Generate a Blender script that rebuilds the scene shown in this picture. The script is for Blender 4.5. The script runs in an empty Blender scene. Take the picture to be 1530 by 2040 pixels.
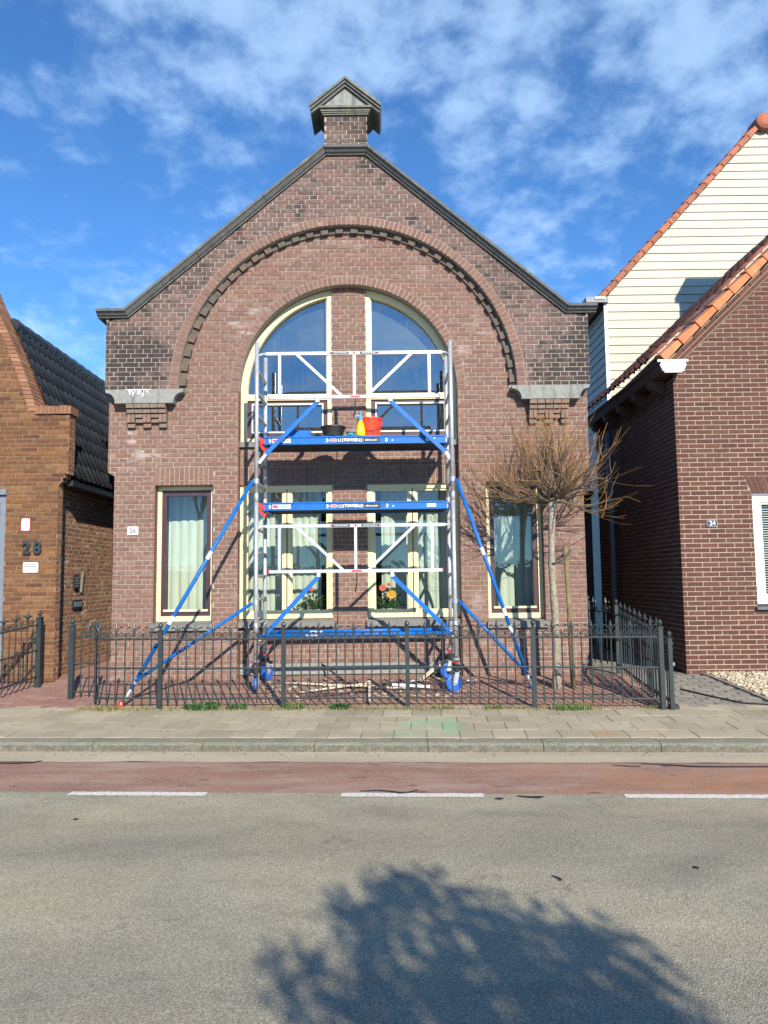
import bpy, math, random
from mathutils import Vector, Matrix, noise as mnoise
R = math.radians
rng = random.Random(7)
sc = bpy.context.scene
col = sc.collection

# ------------------------------------------------------------------ camera
cam_d = bpy.data.cameras.new('camera')
cam_d.sensor_fit = 'VERTICAL'; cam_d.sensor_height = 36.0
cam_d.lens = 1474.0 / 2040.0 * 36.0
cam_d.clip_start = 0.05; cam_d.clip_end = 2000
cam = bpy.data.objects.new('camera', cam_d); col.objects.link(cam)
cam.matrix_world = (Matrix.Translation((0, 0, 1.52)) @ Matrix.Rotation(R(90 + 5.1), 4, 'X')
                    @ Matrix.Rotation(R(-0.66), 4, 'Z'))
sc.camera = cam

# ------------------------------------------------------------------ light
SUN = Vector((0.33, -1.0, 0.57)).normalized()
sun_d = bpy.data.lights.new('sun', 'SUN'); sun_d.energy = 4.3; sun_d.angle = R(0.5)
sun_d.color = (1.0, 0.925, 0.79)
sun = bpy.data.objects.new('sun', sun_d); col.objects.link(sun)
sun.rotation_mode = 'QUATERNION'; sun.rotation_quaternion = SUN.to_track_quat('Z', 'Y')
sun.location = (6, -18, 12)

w = bpy.data.worlds.new('World'); sc.world = w; w.use_nodes = True
nt = w.node_tree; nt.nodes.clear()
def wn(t, **k):
    n = nt.nodes.new(t)
    for a, b in k.items(): setattr(n, a, b)
    return n
out = wn('ShaderNodeOutputWorld'); bg = wn('ShaderNodeBackground')
sky = wn('ShaderNodeTexSky', sky_type='NISHITA', sun_disc=False)
sky.sun_elevation = math.asin(SUN.z); sky.sun_rotation = math.atan2(SUN.x, SUN.y)
sky.air_density = 0.75; sky.dust_density = 0.0; sky.ozone_density = 3.0
tc = wn('ShaderNodeTexCoord'); sep = wn('ShaderNodeSeparateXYZ')
nt.links.new(tc.outputs['Generated'], sep.inputs[0])
def wmath(op, a, b=None, clamp=False):
    n = wn('ShaderNodeMath', operation=op, use_clamp=clamp)
    for i, v in enumerate((a, b)):
        if v is None: continue
        if isinstance(v, (int, float)): n.inputs[i].default_value = v
        else: nt.links.new(v, n.inputs[i])
    return n.outputs[0]
den = wmath('ADD', wmath('MAXIMUM', sep.outputs[2], 0.0), 0.32)
px = wmath('DIVIDE', sep.outputs[0], den); py = wmath('DIVIDE', sep.outputs[1], den)
comb = wn('ShaderNodeCombineXYZ')
nt.links.new(px, comb.inputs[0]); nt.links.new(py, comb.inputs[1])
def wnoise(scale, detail, rough, loc, stretch=(1, 1, 1), dist=0.0):
    m = wn('ShaderNodeMapping'); m.inputs['Location'].default_value = loc; m.inputs['Scale'].default_value = stretch
    nt.links.new(comb.outputs[0], m.inputs[0])
    n = wn('ShaderNodeTexNoise'); n.inputs['Scale'].default_value = scale
    n.inputs['Detail'].default_value = detail; n.inputs['Roughness'].default_value = rough
    n.inputs['Distortion'].default_value = dist
    nt.links.new(m.outputs[0], n.inputs[0]); return n.outputs[0]
big = wnoise(1.7, 3, 0.5, (3.1, 1.7, 0))
fine = wnoise(8.5, 12, 0.60, (0.4, 2.2, 0), (1, 1, 1), 0.15)
puff = wnoise(16.0, 6, 0.55, (2.4, 0.2, 0), (1, 1, 1), 0.1)
cl = wmath('ADD', wmath('ADD', wmath('MULTIPLY', big, 0.34), wmath('MULTIPLY', fine, 0.44)), wmath('MULTIPLY', puff, 0.42))
# cloud banks by direction: (unit vector, angular radius in degrees, weight)
BANKS = [((-0.277, 0.854, 0.44), 8, 0.085), ((-0.395, 0.797, 0.457), 5, 0.085), ((-0.39, 0.874, 0.29), 6, 0.12), ((0.327, 0.764, 0.556), 14, 0.11), ((0.127, 0.893, 0.432), 4, 0.06), ((0.234, 0.904, 0.357), 6, 0.09), ((-0.277, 0.762, 0.585), 11, 0.05), ((-0.185, 0.792, 0.582), 7, 0.04), ((0.116, 0.781, 0.613), 12, 0.04), ((0.056, 0.817, 0.573), 6, 0.0), ((0.177, 0.852, 0.493), 10, -0.16), ((-0.326, 0.791, 0.518), 7, -0.15), ((0.08, -0.963, 0.255), 7, 0.11), ((-0.16, -0.955, 0.25), 6, 0.09), ((-0.153, 0.773, 0.616), 9, 0.07), ((0.026, 0.774, 0.632), 9, 0.08), ((0.204, 0.771, 0.604), 9, 0.09), ((-0.346, 0.73, 0.59), 8, 0.06), ((-0.409, 0.833, 0.373), 6, -0.1), ((-0.12, 0.858, 0.5), 5, -0.08)]
for d_, r_, w_ in BANKS:
    dp = wn('ShaderNodeVectorMath', operation='DOT_PRODUCT'); nt.links.new(tc.outputs['Generated'], dp.inputs[0]); dp.inputs[1].default_value = d_
    sm_ = wn('ShaderNodeMapRange', interpolation_type='SMOOTHSTEP'); nt.links.new(dp.outputs['Value'], sm_.inputs[0])
    sm_.inputs['From Min'].default_value = math.cos(R(r_ * 1.5)); sm_.inputs['From Max'].default_value = math.cos(R(r_ * 0.25))
    sm_.inputs['To Min'].default_value = 0.0; sm_.inputs['To Max'].default_value = w_
    cl = wmath('ADD', cl, sm_.outputs[0])
mr = wn('ShaderNodeMapRange', interpolation_type='SMOOTHSTEP')
nt.links.new(cl, mr.inputs[0])
mr.inputs['From Min'].default_value = 0.60; mr.inputs['From Max'].default_value = 0.86
mr.inputs['To Min'].default_value = 0.0; mr.inputs['To Max'].default_value = 0.54
tint = wn('ShaderNodeMix', data_type='RGBA', blend_type='MULTIPLY'); tint.inputs['Factor'].default_value = 1.0
nt.links.new(sky.outputs[0], tint.inputs['A']); tint.inputs['B'].default_value = (0.49, 0.83, 1.06, 1)
mix = wn('ShaderNodeMix', data_type='RGBA')
nt.links.new(mr.outputs[0], mix.inputs['Factor'])
nt.links.new(tint.outputs['Result'], mix.inputs['A']); mix.inputs['B'].default_value = (3.2, 4.5, 6.2, 1)
nt.links.new(mix.outputs['Result'], bg.inputs[0]); bg.inputs[1].default_value = 0.135
nt.links.new(bg.outputs[0], out.inputs[0])

sc.view_settings.view_transform = 'Standard'; sc.view_settings.look = 'None'
sc.view_settings.exposure = 0.74; sc.view_settings.gamma = 1.0
sc.view_settings.use_curve_mapping = False
sc.render.engine = 'CYCLES'
sc.cycles.max_bounces = 8; sc.cycles.transparent_max_bounces = 24

# ------------------------------------------------------------------ materials
class NT:
    def __init__(s, name):
        s.m = bpy.data.materials.new(name); s.m.use_nodes = True
        s.t = s.m.node_tree; s.b = s.t.nodes['Principled BSDF']
        s._geo = None
    def n(s, t, **k):
        x = s.t.nodes.new(t)
        for a, b in k.items(): setattr(x, a, b)
        return x
    def l(s, a, b): s.t.links.new(a, b)
    def pos(s):
        if s._geo is None: s._geo = s.n('ShaderNodeNewGeometry')
        return s._geo.outputs['Position']
    def math(s, op, a, b=None, clamp=False):
        x = s.n('ShaderNodeMath', operation=op, use_clamp=clamp)
        for i, v in enumerate((a, b)):
            if v is None: continue
            if isinstance(v, (int, float)): x.inputs[i].default_value = v
            else: s.l(v, x.inputs[i])
        return x.outputs[0]
    def noise(s, scale, detail=3, rough=0.5, stretch=None, dist=0, loc=(0, 0, 0), color=False):
        v = s.pos()
        if stretch or loc != (0, 0, 0):
            mp = s.n('ShaderNodeMapping'); mp.inputs['Scale'].default_value = stretch or (1, 1, 1)
            mp.inputs['Location'].default_value = loc
            s.l(v, mp.inputs[0]); v = mp.outputs[0]
        x = s.n('ShaderNodeTexNoise'); x.inputs['Scale'].default_value = scale
        x.inputs['Detail'].default_value = detail; x.inputs['Roughness'].default_value = rough
        x.inputs['Distortion'].default_value = dist
        s.l(v, x.inputs[0]); return x.outputs[1 if color else 0]
    def ramp(s, f, stops, interp='LINEAR'):
        x = s.n('ShaderNodeValToRGB'); cr = x.color_ramp; cr.interpolation = interp
        while len(cr.elements) < len(stops): cr.elements.new(0.5)
        for e, (p, c) in zip(cr.elements, stops):
            e.position = p; e.color = (c[0], c[1], c[2], 1) if not isinstance(c, (int, float)) else (c, c, c, 1)
        s.l(f, x.inputs[0]); return x.outputs[0]
    def mr(s, f, a, b, c=0.0, d=1.0, smooth=True):
        x = s.n('ShaderNodeMapRange', interpolation_type='SMOOTHSTEP' if smooth else 'LINEAR')
        s.l(f, x.inputs[0])
        for i, v in zip((1, 2, 3, 4), (a, b, c, d)): x.inputs[i].default_value = v
        return x.outputs[0]
    def mix(s, f, a, b, blend='MIX'):
        x = s.n('ShaderNodeMix', data_type='RGBA', blend_type=blend)
        for k, v in (('Factor', f), ('A', a), ('B', b)):
            if isinstance(v, (int, float)): x.inputs[k].default_value = v if k == 'Factor' else (v, v, v, 1)
            elif isinstance(v, tuple): x.inputs[k].default_value = (v[0], v[1], v[2], 1)
            else: s.l(v, x.inputs[k])
        return x.outputs['Result']
    def rnd(s):
        if s._geo is None: s.pos()
        oi = s.n('ShaderNodeObjectInfo')
        return s.math('FRACT', s.math('ADD', s._geo.outputs['Random Per Island'], oi.outputs['Random']))
    def bump(s, h, strength=0.3, dist=0.01):
        x = s.n('ShaderNodeBump'); x.inputs['Strength'].default_value = strength; x.inputs['Distance'].default_value = dist
        s.l(h, x.inputs['Height']); s.l(x.outputs[0], s.b.inputs['Normal'])
    def done(s, color, rough=0.8, metal=0.0, spec=None):
        if isinstance(color, tuple): s.b.inputs['Base Color'].default_value = (*color[:3], 1)
        else: s.l(color, s.b.inputs['Base Color'])
        if isinstance(rough, (int, float)): s.b.inputs['Roughness'].default_value = rough
        else: s.l(rough, s.b.inputs['Roughness'])
        s.b.inputs['Metallic'].default_value = metal
        if spec is not None: s.b.inputs['Specular IOR Level'].default_value = spec
        return s.m

def plain(name, c, rough=0.6, metal=0.0, var=0.12, scale=9, spec=None, bump=0.0):
    t = NT(name)
    f = t.noise(scale, 5, 0.6)
    lo = tuple(x * (1 - var) for x in c); hi = tuple(min(1, x * (1 + var)) for x in c)
    cc = t.ramp(f, [(0.3, lo), (0.7, hi)])
    if bump: t.bump(t.noise(scale * 8, 4, 0.6), bump, 0.004)
    return t.done(cc, rough, metal, spec)

def brick_mat(name, tones, mott=0.25, soot=0.0, bloom=0.0, sootfn=None, orange=None):
    t = NT(name)
    r = t.rnd()
    stops = [((i + 0.5) / len(tones), c) for i, c in enumerate(tones)]
    c = t.ramp(r, stops, 'CONSTANT' if False else 'LINEAR')
    f = t.noise(22, 5, 0.65)
    c = t.mix(mott, c, t.ramp(f, [(0.25, 0.45), (0.75, 1.45)]), 'MULTIPLY')
    f2 = t.noise(90, 3, 0.7)
    c = t.mix(0.35, c, t.ramp(f2, [(0.3, 0.7), (0.7, 1.25)]), 'MULTIPLY')
    if bloom:
        b1 = t.mr(t.noise(1.1, 4, 0.55, loc=(4, 2, 7)), 0.50, 0.72)
        b2 = t.mr(t.noise(7.5, 4, 0.6, stretch=(0.6, 1, 1.6)), 0.45, 0.68)
        rr = t.mr(r, 0.35, 0.8)
        bl = t.math('MULTIPLY', t.math('MULTIPLY', b1, b2), t.math('MULTIPLY', rr, bloom))
        c = t.mix(bl, c, (0.50, 0.43, 0.39))
    if soot:
        p = t.n('ShaderNodeSeparateXYZ'); t.l(t.pos(), p.inputs[0])
        au = t.math('ABSOLUTE', t.math('ADD', p.outputs[0], 0.46))
        slope = t.math('ADD', t.math('MULTIPLY', au, .848), p.outputs[2])
        side = t.math('MAXIMUM', t.mr(au, 2.1, 2.9, 0.0, 0.24), t.mr(slope, 6.55, 7.15, 0.0, 0.13))
        s1 = t.noise(1.5, 5, 0.6, loc=(1.3, 0, 4.2))
        s2 = t.noise(6, 4, 0.6, stretch=(1, 1, 0.8))
        z = t.math('ADD', t.math('ADD', t.math('MULTIPLY', s1, 0.75), t.math('MULTIPLY', s2, 0.3)), side)
        z = t.math('ADD', z, t.math('MULTIPLY', t.math('SUBTRACT', r, 0.5), 0.10))
        k = t.mr(z, 0.60, 0.78, 0.0, soot)
        c = t.mix(k, c, (0.035, 0.030, 0.030))
    t.bump(t.math('ADD', t.noise(140, 4, 0.7), t.noise(30, 3, 0.5)), 0.35, 0.004)
    return t.done(c, 0.9, 0, 0.25)

def mortar_mat(name, c, dirt=0.0):
    t = NT(name)
    cc = t.ramp(t.noise(30, 5, 0.7), [(0.3, tuple(x * 0.75 for x in c)), (0.7, tuple(x * 1.15 for x in c))])
    cc = t.mix(0.5, cc, t.ramp(t.noise(1.4, 4, 0.6), [(0.35, 0.6), (0.65, 1.1)]), 'MULTIPLY')
    t.bump(t.noise(160, 3, 0.7), 0.4, 0.004)
    return t.done(cc, 0.95, 0, 0.2)

M = {}
M['brick'] = brick_mat('house_brick', [(.192, .108, .086), (.208, .115, .090), (.224, .124, .096), (.196, .110, .089), (.238, .134, .104), (.215, .126, .103), (.178, .102, .084)], 0.42, 0, 0.7)
M['brick_up'] = brick_mat('weathered_brick', [(.152, .10, .087), (.175, .108, .093), (.20, .118, .10), (.162, .104, .093), (.192, .120, .105), (.13, .088, .08)], 0.6, 0.88, 0.25)
M['mortar'] = mortar_mat('mortar', (.39, .335, .27))
M['mortar_up'] = mortar_mat('grey_mortar', (.41, .36, .30))
M['brick_r'] = brick_mat('brown_red_brick', [(.108, .047, .036), (.124, .055, .041), (.092, .043, .034), (.136, .061, .045)], 0.45)
M['mortar_r'] = mortar_mat('pale_mortar', (.42, .335, .26))
M['brick_l'] = brick_mat('orange_brick', [(.150, .068, .033), (.178, .083, .038), (.122, .055, .030), (.20, .096, .043), (.155, .070, .034), (.10, .047, .030), (.215, .106, .048)], 0.65)
M['brick_ls'] = brick_mat('lightened_side_brick', [(.25, .125, .072), (.30, .15, .085), (.21, .105, .065), (.34, .18, .105)], 0.45, 0, 0.5)  # side and parapet copy of the brick, lightened to offset the grazing sun
M['mortar_l'] = mortar_mat('brown_mortar', (.27, .19, .12))
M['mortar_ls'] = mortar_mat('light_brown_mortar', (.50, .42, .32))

def stone_mat(name, c, stain=0.6, lichen=0.0):
    t = NT(name)
    cc = t.ramp(t.noise(14, 6, 0.65), [(0.25, tuple(x * 0.7 for x in c)), (0.75, tuple(x * 1.2 for x in c))])
    drip = t.mr(t.noise(9, 4, 0.6, stretch=(1.6, 1, 0.12)), 0.52, 0.72, 0, stain)
    cc = t.mix(drip, cc, tuple(x * 0.45 for x in c))
    if lichen:
        g = t.n('ShaderNodeSeparateXYZ'); t.l(t._geo.outputs['Normal'], g.inputs[0])
        up = t.mr(t.math('ADD', g.outputs[2], t.math('MULTIPLY', t.noise(3.5, 5, 0.6), 1.2)), 0.55, 1.05, 0, lichen)
        cc = t.mix(up, cc, (.34, .29, .12))
    t.bump(t.noise(60, 5, 0.6), 0.25, 0.006)
    return t.done(cc, 0.85, 0, 0.3)
M['coping'] = stone_mat('dark_coping_stone', (.125, .127, .125), 0.5, 0.55)
M['cap'] = stone_mat('lichen_cap_stone', (.16, .16, .14), 0.5, 1.0)
M['brown'] = plain('brown_eave_paint', (.085, .05, .038), 0.75, 0, 0.15, 8, 0.2)
M['stone'] = stone_mat('grey_blue_stone', (.26, .265, .245), 0.75)
M['sill'] = stone_mat('sill_stone', (.20, .195, .18), 0.3)
M['lime'] = plain('lime_streak', (.75, .78, .78), 0.9)
M['corbel'] = brick_mat('greenish_corbel_brick', [(.20, .16, .125), (.235, .145, .115), (.18, .15, .118), (.25, .15, .12)], 0.5)
M['dentil'] = brick_mat('shaded_dentil_brick', [(.13, .105, .085), (.16, .11, .09), (.12, .10, .085)], 0.5)  # tones darkened to carry the shade below the arch ring

M['cream'] = plain('cream_paint', (.76, .66, .375), 0.5, 0, 0.05, 6, 0.4)
M['bead'] = plain('white_bead_paint', (.80, .76, .62), 0.5, 0, 0.06, 12, 0.4)
M['plum'] = plain('dark_plum_paint', (.060, .026, .032), 0.4, 0, 0.15, 8, 0.5)
M['white'] = plain('white_paint', (.80, .79, .74), 0.5, 0, 0.04, 6, 0.4)
def glass_mat(name, ior=.15, tint=(.80, .88, .86), streak=0.0):
    t = NT(name)
    o = t.t.nodes['Material Output']
    tr = t.n('ShaderNodeBsdfTransparent'); tr.inputs[0].default_value = (*tint, 1)
    gl = t.n('ShaderNodeBsdfGlossy'); gl.inputs['Roughness'].default_value = 0.0
    gl.inputs['Color'].default_value = (1, 1, 1, 1)
    bp = t.n('ShaderNodeBump'); bp.inputs['Strength'].default_value = 0.03; bp.inputs['Distance'].default_value = 0.02
    t.l(t.noise(1.6, 2, 0.5), bp.inputs['Height']); t.l(bp.outputs[0], gl.inputs['Normal'])
    lw = t.n('ShaderNodeLayerWeight'); lw.inputs[0].default_value = 0.5
    fac = t.math('ADD', t.math('MULTIPLY', t.math('POWER', lw.outputs['Facing'], 5.0), 1 - ior), ior)
    mx = t.n('ShaderNodeMixShader'); t.l(fac, mx.inputs[0]); t.l(tr.outputs[0], mx.inputs[1]); t.l(gl.outputs[0], mx.inputs[2])
    last = mx.outputs[0]
    if streak:
        df = t.n('ShaderNodeBsdfDiffuse'); df.inputs[0].default_value = (.7, .75, .8, 1)
        k = t.mr(t.noise(7, 5, 0.65, stretch=(6, 1, 0.35)), 0.5, 0.8, 0.0, streak)
        m2 = t.n('ShaderNodeMixShader'); t.l(k, m2.inputs[0]); t.l(last, m2.inputs[1]); t.l(df.outputs[0], m2.inputs[2]); last = m2.outputs[0]
    t.l(last, o.inputs[0]); return t.m
M['glass'] = glass_mat('window_glass', .085, (.86, .91, .88), 0.05)
M['glass_dim'] = glass_mat('dim_window_glass', .045, (.86, .91, .88), 0.02)
M['glass_up'] = glass_mat('streaked_window_glass', .27, (.7, .8, .82), 0.06)
def curtain_mat():
    t = NT('curtain_cloth')
    c = t.ramp(t.noise(5, 4, 0.6, stretch=(3, 3, 0.4)), [(0.3, (.47, .51, .435)), (0.7, (.58, .61, .52))])
    m = t.done(c, 0.9, 0, 0.1)
    return m
M['curtain'] = curtain_mat()
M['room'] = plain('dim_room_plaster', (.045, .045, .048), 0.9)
M['alu'] = plain('aluminium', (.50, .51, .53), 0.46, 0.5, 0.2, 18)
M['galv'] = plain('galvanised_tube', (.42, .44, .46), 0.45, 0.6, 0.2, 30)
M['blue'] = plain('blue_paint', (.004, .125, .44), 0.42, 0, 0.14, 12, 0.35)
M['bluewheel'] = plain('blue_wheel_rubber', (.015, .11, .48), 0.5, 0, 0.15, 18)
M['red'] = plain('red_plastic', (.72, .035, .022), 0.35, 0, 0.06, 12)
M['orange_red'] = plain('red_bucket_plastic', (.85, .055, .018), 0.35, 0, 0.04, 8)
M['yellow'] = plain('yellow_plastic', (.86, .68, .012), 0.3, 0, 0.04)
M['lblue'] = plain('pale_blue_plastic', (.08, .33, .68), 0.35)
M['teal'] = plain('teal_plastic', (.03, .22, .24), 0.4)
M['black'] = plain('black_plastic', (.018, .018, .02), 0.5, 0, 0.2)
M['sticker'] = plain('sticker_white', (.78, .78, .78), 0.5, 0, 0.04)
M['sticker_red'] = plain('sticker_red', (.62, .06, .08), 0.5)
M['sticker_black'] = plain('sticker_black', (.02, .02, .025), 0.45)
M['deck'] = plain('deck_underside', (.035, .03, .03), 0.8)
M['iron'] = plain('dark_green_iron', (.026, .036, .038), 0.42, 0, 0.2, 14, 0.5)
M['grey_metal'] = plain('grey_metal', (.17, .19, .22), 0.5, 0, 0.1)
M['dark_zinc'] = plain('dark_zinc', (.11, .115, .135), 0.5, 0.2, 0.15)
M['pale_board'] = plain('pale_blue_board', (.80, .80, .80), 0.6, 0, 0.05)
def board_mat(name, c):
    t = NT(name)
    r = t.rnd()
    cc = t.ramp(r, [(0, tuple(x * 0.95 for x in c)), (1, tuple(min(1, x * 1.04) for x in c))])
    cc = t.mix(0.6, cc, t.ramp(t.noise(2.5, 5, 0.6, stretch=(1.5, 1, .7)), [(0.3, 0.86), (0.7, 1.05)]), 'MULTIPLY')
    cc = t.mix(t.mr(t.noise(6, 5, .65, stretch=(3, 1, .25)), .55, .8, 0, .25), cc, (.42, .38, .30))
    t.bump(t.noise(30, 4, 0.6, stretch=(0.15, 1, 3)), 0.15, 0.004)
    return t.done(cc, 0.6, 0, 0.3)
M['board'] = board_mat('cream_white_board', (.52, .475, .39))
M['board_side'] = board_mat('shaded_white_board', (.40, .345, .29))  # gable board colour again with the side's shade worked in
def tile_mat(name, tones, rough=0.75, moss=0.0):
    t = NT(name); r = t.rnd()
    c = t.ramp(r, [((i + .5) / len(tones), x) for i, x in enumerate(tones)])
    c = t.mix(0.6, c, t.ramp(t.noise(9, 5, 0.65), [(0.3, 0.6), (0.7, 1.2)]), 'MULTIPLY')
    if moss: c = t.mix(t.mr(t.noise(6, 5, 0.6), 0.5, 0.68, 0, moss), c, (.055, .04, .03))
    t.bump(t.noise(50, 4, 0.6), 0.2, 0.004)
    return t.done(c, rough)
M['tile_o'] = tile_mat('orange_roof_tile', [(.56, .17, .060), (.62, .20, .072), (.50, .15, .055), (.58, .21, .09)], 0.75, 0.3)
M['tile_m'] = tile_mat('mossy_roof_tile', [(.30, .10, .06), (.38, .13, .07), (.22, .085, .06), (.16, .075, .06)], 0.8, 0.7)
M['tile_r'] = tile_mat('red_verge_tile', [(.42, .14, .075), (.36, .115, .065), (.46, .155, .08), (.33, .12, .075)], 0.8, 0.35)
M['tile_d'] = tile_mat('anthracite_roof_tile', [(.030, .032, .037), (.038, .040, .046), (.026, .028, .034)], 0.42)
M['bark'] = plain('pale_bark', (.29, .245, .185), 0.9, 0, 0.45, 26, 0.2, 0.7)
def twig_mat(name, tones):
    t = NT(name); r = t.rnd()
    c = t.ramp(r, [((i + .5) / len(tones), x) for i, x in enumerate(tones)])
    return t.done(c, 0.75)
M['twig'] = twig_mat('ochre_twig', [(.16, .085, .032), (.26, .135, .045), (.11, .06, .028), (.34, .185, .058), (.20, .10, .036)])
M['limb'] = plain('brown_limb_bark', (.14, .10, .065), 0.9, 0, 0.3, 20)
M['stake'] = plain('weathered_stake_wood', (.19, .145, .075), 0.9, 0, 0.3, 14, 0.2, 0.4)
def leaf_mat(name, tones):
    t = NT(name); r = t.rnd()
    c = t.ramp(r, [((i + .5) / len(tones), x) for i, x in enumerate(tones)])
    return t.done(c, 0.6)
M['leaf'] = leaf_mat('green_leaf', [(.03, .075, .02), (.05, .12, .03), (.02, .055, .018), (.07, .15, .04)])
M['grass'] = leaf_mat('grass_blade', [(.07, .13, .025), (.11, .17, .035), (.16, .17, .05), (.05, .11, .02)])
M['drygrass'] = leaf_mat('dry_moss', [(.20, .18, .06), (.14, .15, .045), (.26, .22, .10)])
M['petal_y'] = plain('yellow_petal', (.75, .38, .03), 0.6)
M['petal_r'] = plain('orange_red_petal', (.72, .14, .07), 0.6)
M['wood'] = plain('painted_batten_wood', (.62, .53, .38), 0.8, 0, 0.2, 20)
M['darkwood'] = plain('dark_old_wood', (.06, .045, .045), 0.8, 0, 0.3, 20)
M['paper'] = plain('white_paper', (.8, .8, .78), 0.8)
M['pot'] = plain('cream_glazed_pot', (.60, .58, .48), 0.4)

# ground materials
def asphalt_mat():
    t = NT('worn_asphalt')
    vor = t.n('ShaderNodeTexVoronoi'); vor.inputs['Scale'].default_value = 190
    t.l(t.pos(), vor.inputs[0])
    sp = t.n('ShaderNodeSeparateColor'); t.l(vor.outputs['Color'], sp.inputs[0])
    c = t.ramp(sp.outputs[0], [(0.0, (.28, .252, .185)), (0.4, (.372, .336, .245)), (0.75, (.455, .41, .30)), (1.0, (.58, .525, .385))])
    gap = t.mr(vor.outputs['Distance'], 0.35, 0.75, 1.0, 0.68)
    c = t.mix(1.0, c, t.n('ShaderNodeCombineColor').outputs[0] if False else t.ramp(gap, [(0, 0.0), (1, 1.0)]), 'MULTIPLY')
    f = t.noise(260, 2, 0.6); c = t.mix(0.4, c, t.ramp(f, [(0.3, 0.6), (0.7, 1.4)]), 'MULTIPLY')
    f = t.noise(0.75, 5, 0.62, stretch=(0.55, 1.1, 1), dist=0.6)
    c = t.mix(1.0, c, t.ramp(f, [(0.28, (.60, .62, .66)), (0.46, (.96, .97, .98)), (0.58, (1.04, 1.03, 1.0)), (0.72, (1.22, 1.18, 1.06))]), 'MULTIPLY')
    f = t.noise(3.3, 5, 0.65, stretch=(0.5, 1, 1))
    c = t.mix(0.6, c, t.ramp(f, [(0.3, 0.78), (0.7, 1.15)]), 'MULTIPLY')
    p = t.n('ShaderNodeSeparateXYZ'); t.l(t.pos(), p.inputs[0])
    wv = t.math('SINE', t.math('MULTIPLY', t.math('ADD', t.math('ADD', p.outputs[1], t.math('MULTIPLY', p.outputs[0], .055)), t.math('MULTIPLY', t.noise(.5, 3, .5), .7)), 3.6))
    c = t.mix(0.5, c, t.ramp(t.mr(wv, -1, 1), [(0, (.80, .80, .80)), (1, (1.12, 1.11, 1.08))]), 'MULTIPLY')
    vc = t.n('ShaderNodeTexVoronoi', feature='DISTANCE_TO_EDGE'); vc.inputs['Scale'].default_value = .42
    wob = t.n('ShaderNodeVectorMath', operation='ADD'); t.l(t.pos(), wob.inputs[0]); wn_ = t.n('ShaderNodeTexNoise'); wn_.inputs['Scale'].default_value = 2.2; wn_.inputs['Detail'].default_value = 6; t.l(t.pos(), wn_.inputs[0]); t.l(wn_.outputs[1], wob.inputs[1]); t.l(wob.outputs[0], vc.inputs[0])
    crack = t.math('MULTIPLY', t.mr(vc.outputs['Distance'], .007, .0015), t.mr(t.noise(.9, 4, .6, loc=(3, 1, 0)), .52, .62, 0, .35))
    c = t.mix(crack, c, (.07, .065, .06))
    # rust tinted wash towards the cycle lane's right half
    rust = t.math('MULTIPLY', t.mr(p.outputs[0], 0.4, 2.6), t.mr(p.outputs[1], 4.3, 5.3))
    rust = t.math('MULTIPLY', rust, t.mr(t.noise(2.2, 5, 0.65), 0.40, 0.65, 0, 0.55))
    c = t.mix(rust, c, (.40, .27, .17))
    t.bump(vor.outputs['Distance'], 0.55, 0.006)
    return t.done(c, 0.85, 0, 0.3)
M['asphalt'] = asphalt_mat()
def redlane_mat():
    t = NT('red_cycle_asphalt')
    vor = t.n('ShaderNodeTexVoronoi'); vor.inputs['Scale'].default_value = 140; t.l(t.pos(), vor.inputs[0])
    sp = t.n('ShaderNodeSeparateColor'); t.l(vor.outputs['Color'], sp.inputs[0])
    c = t.ramp(sp.outputs[0], [(0, (.215, .125, .098)), (0.5, (.305, .168, .122)), (1, (.41, .25, .185))])
    c = t.mix(0.8, c, t.ramp(t.noise(1.6, 6, 0.65, stretch=(0.5, 1.2, 1)), [(0.3, 0.72), (0.7, 1.2)]), 'MULTIPLY')
    c = t.mix(t.mr(t.noise(3, 6, 0.7, stretch=(0.35, 1.3, 1)), 0.42, 0.68, 0, 0.7), c, (.38, .29, .225))
    p = t.n('ShaderNodeSeparateXYZ'); t.l(t.pos(), p.inputs[0])
    rust = t.math('MULTIPLY', t.mr(p.outputs[0], 0.3, 2.6), t.mr(t.noise(1.9, 5, 0.65), 0.38, 0.62, 0, 0.6))
    c = t.mix(rust, c, (.42, .20, .09))
    spot = t.mr(t.noise(5, 2, 0.5, stretch=(0.6, 1.6, 1)), 0.66, 0.73, 0, 0.7)
    c = t.mix(spot, c, (.10, .06, .05))
    t.bump(vor.outputs['Distance'], 0.4, 0.005)
    return t.done(c, 0.85, 0, 0.3)
M['redlane'] = redlane_mat()
def gutter_mat():
    t = NT('sandy_gutter')
    c = t.ramp(t.noise(60, 6, 0.75), [(0.3, (.34, .285, .20)), (0.7, (.54, .465, .33))])
    c = t.mix(0.6, c, t.ramp(t.noise(2.5, 5, 0.6, stretch=(0.4, 1.5, 1)), [(0.3, 0.7), (0.7, 1.15)]), 'MULTIPLY')
    t.bump(t.noise(150, 4, 0.7), 0.4, 0.005); return t.done(c, 0.95)
M['gutter'] = gutter_mat()
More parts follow.
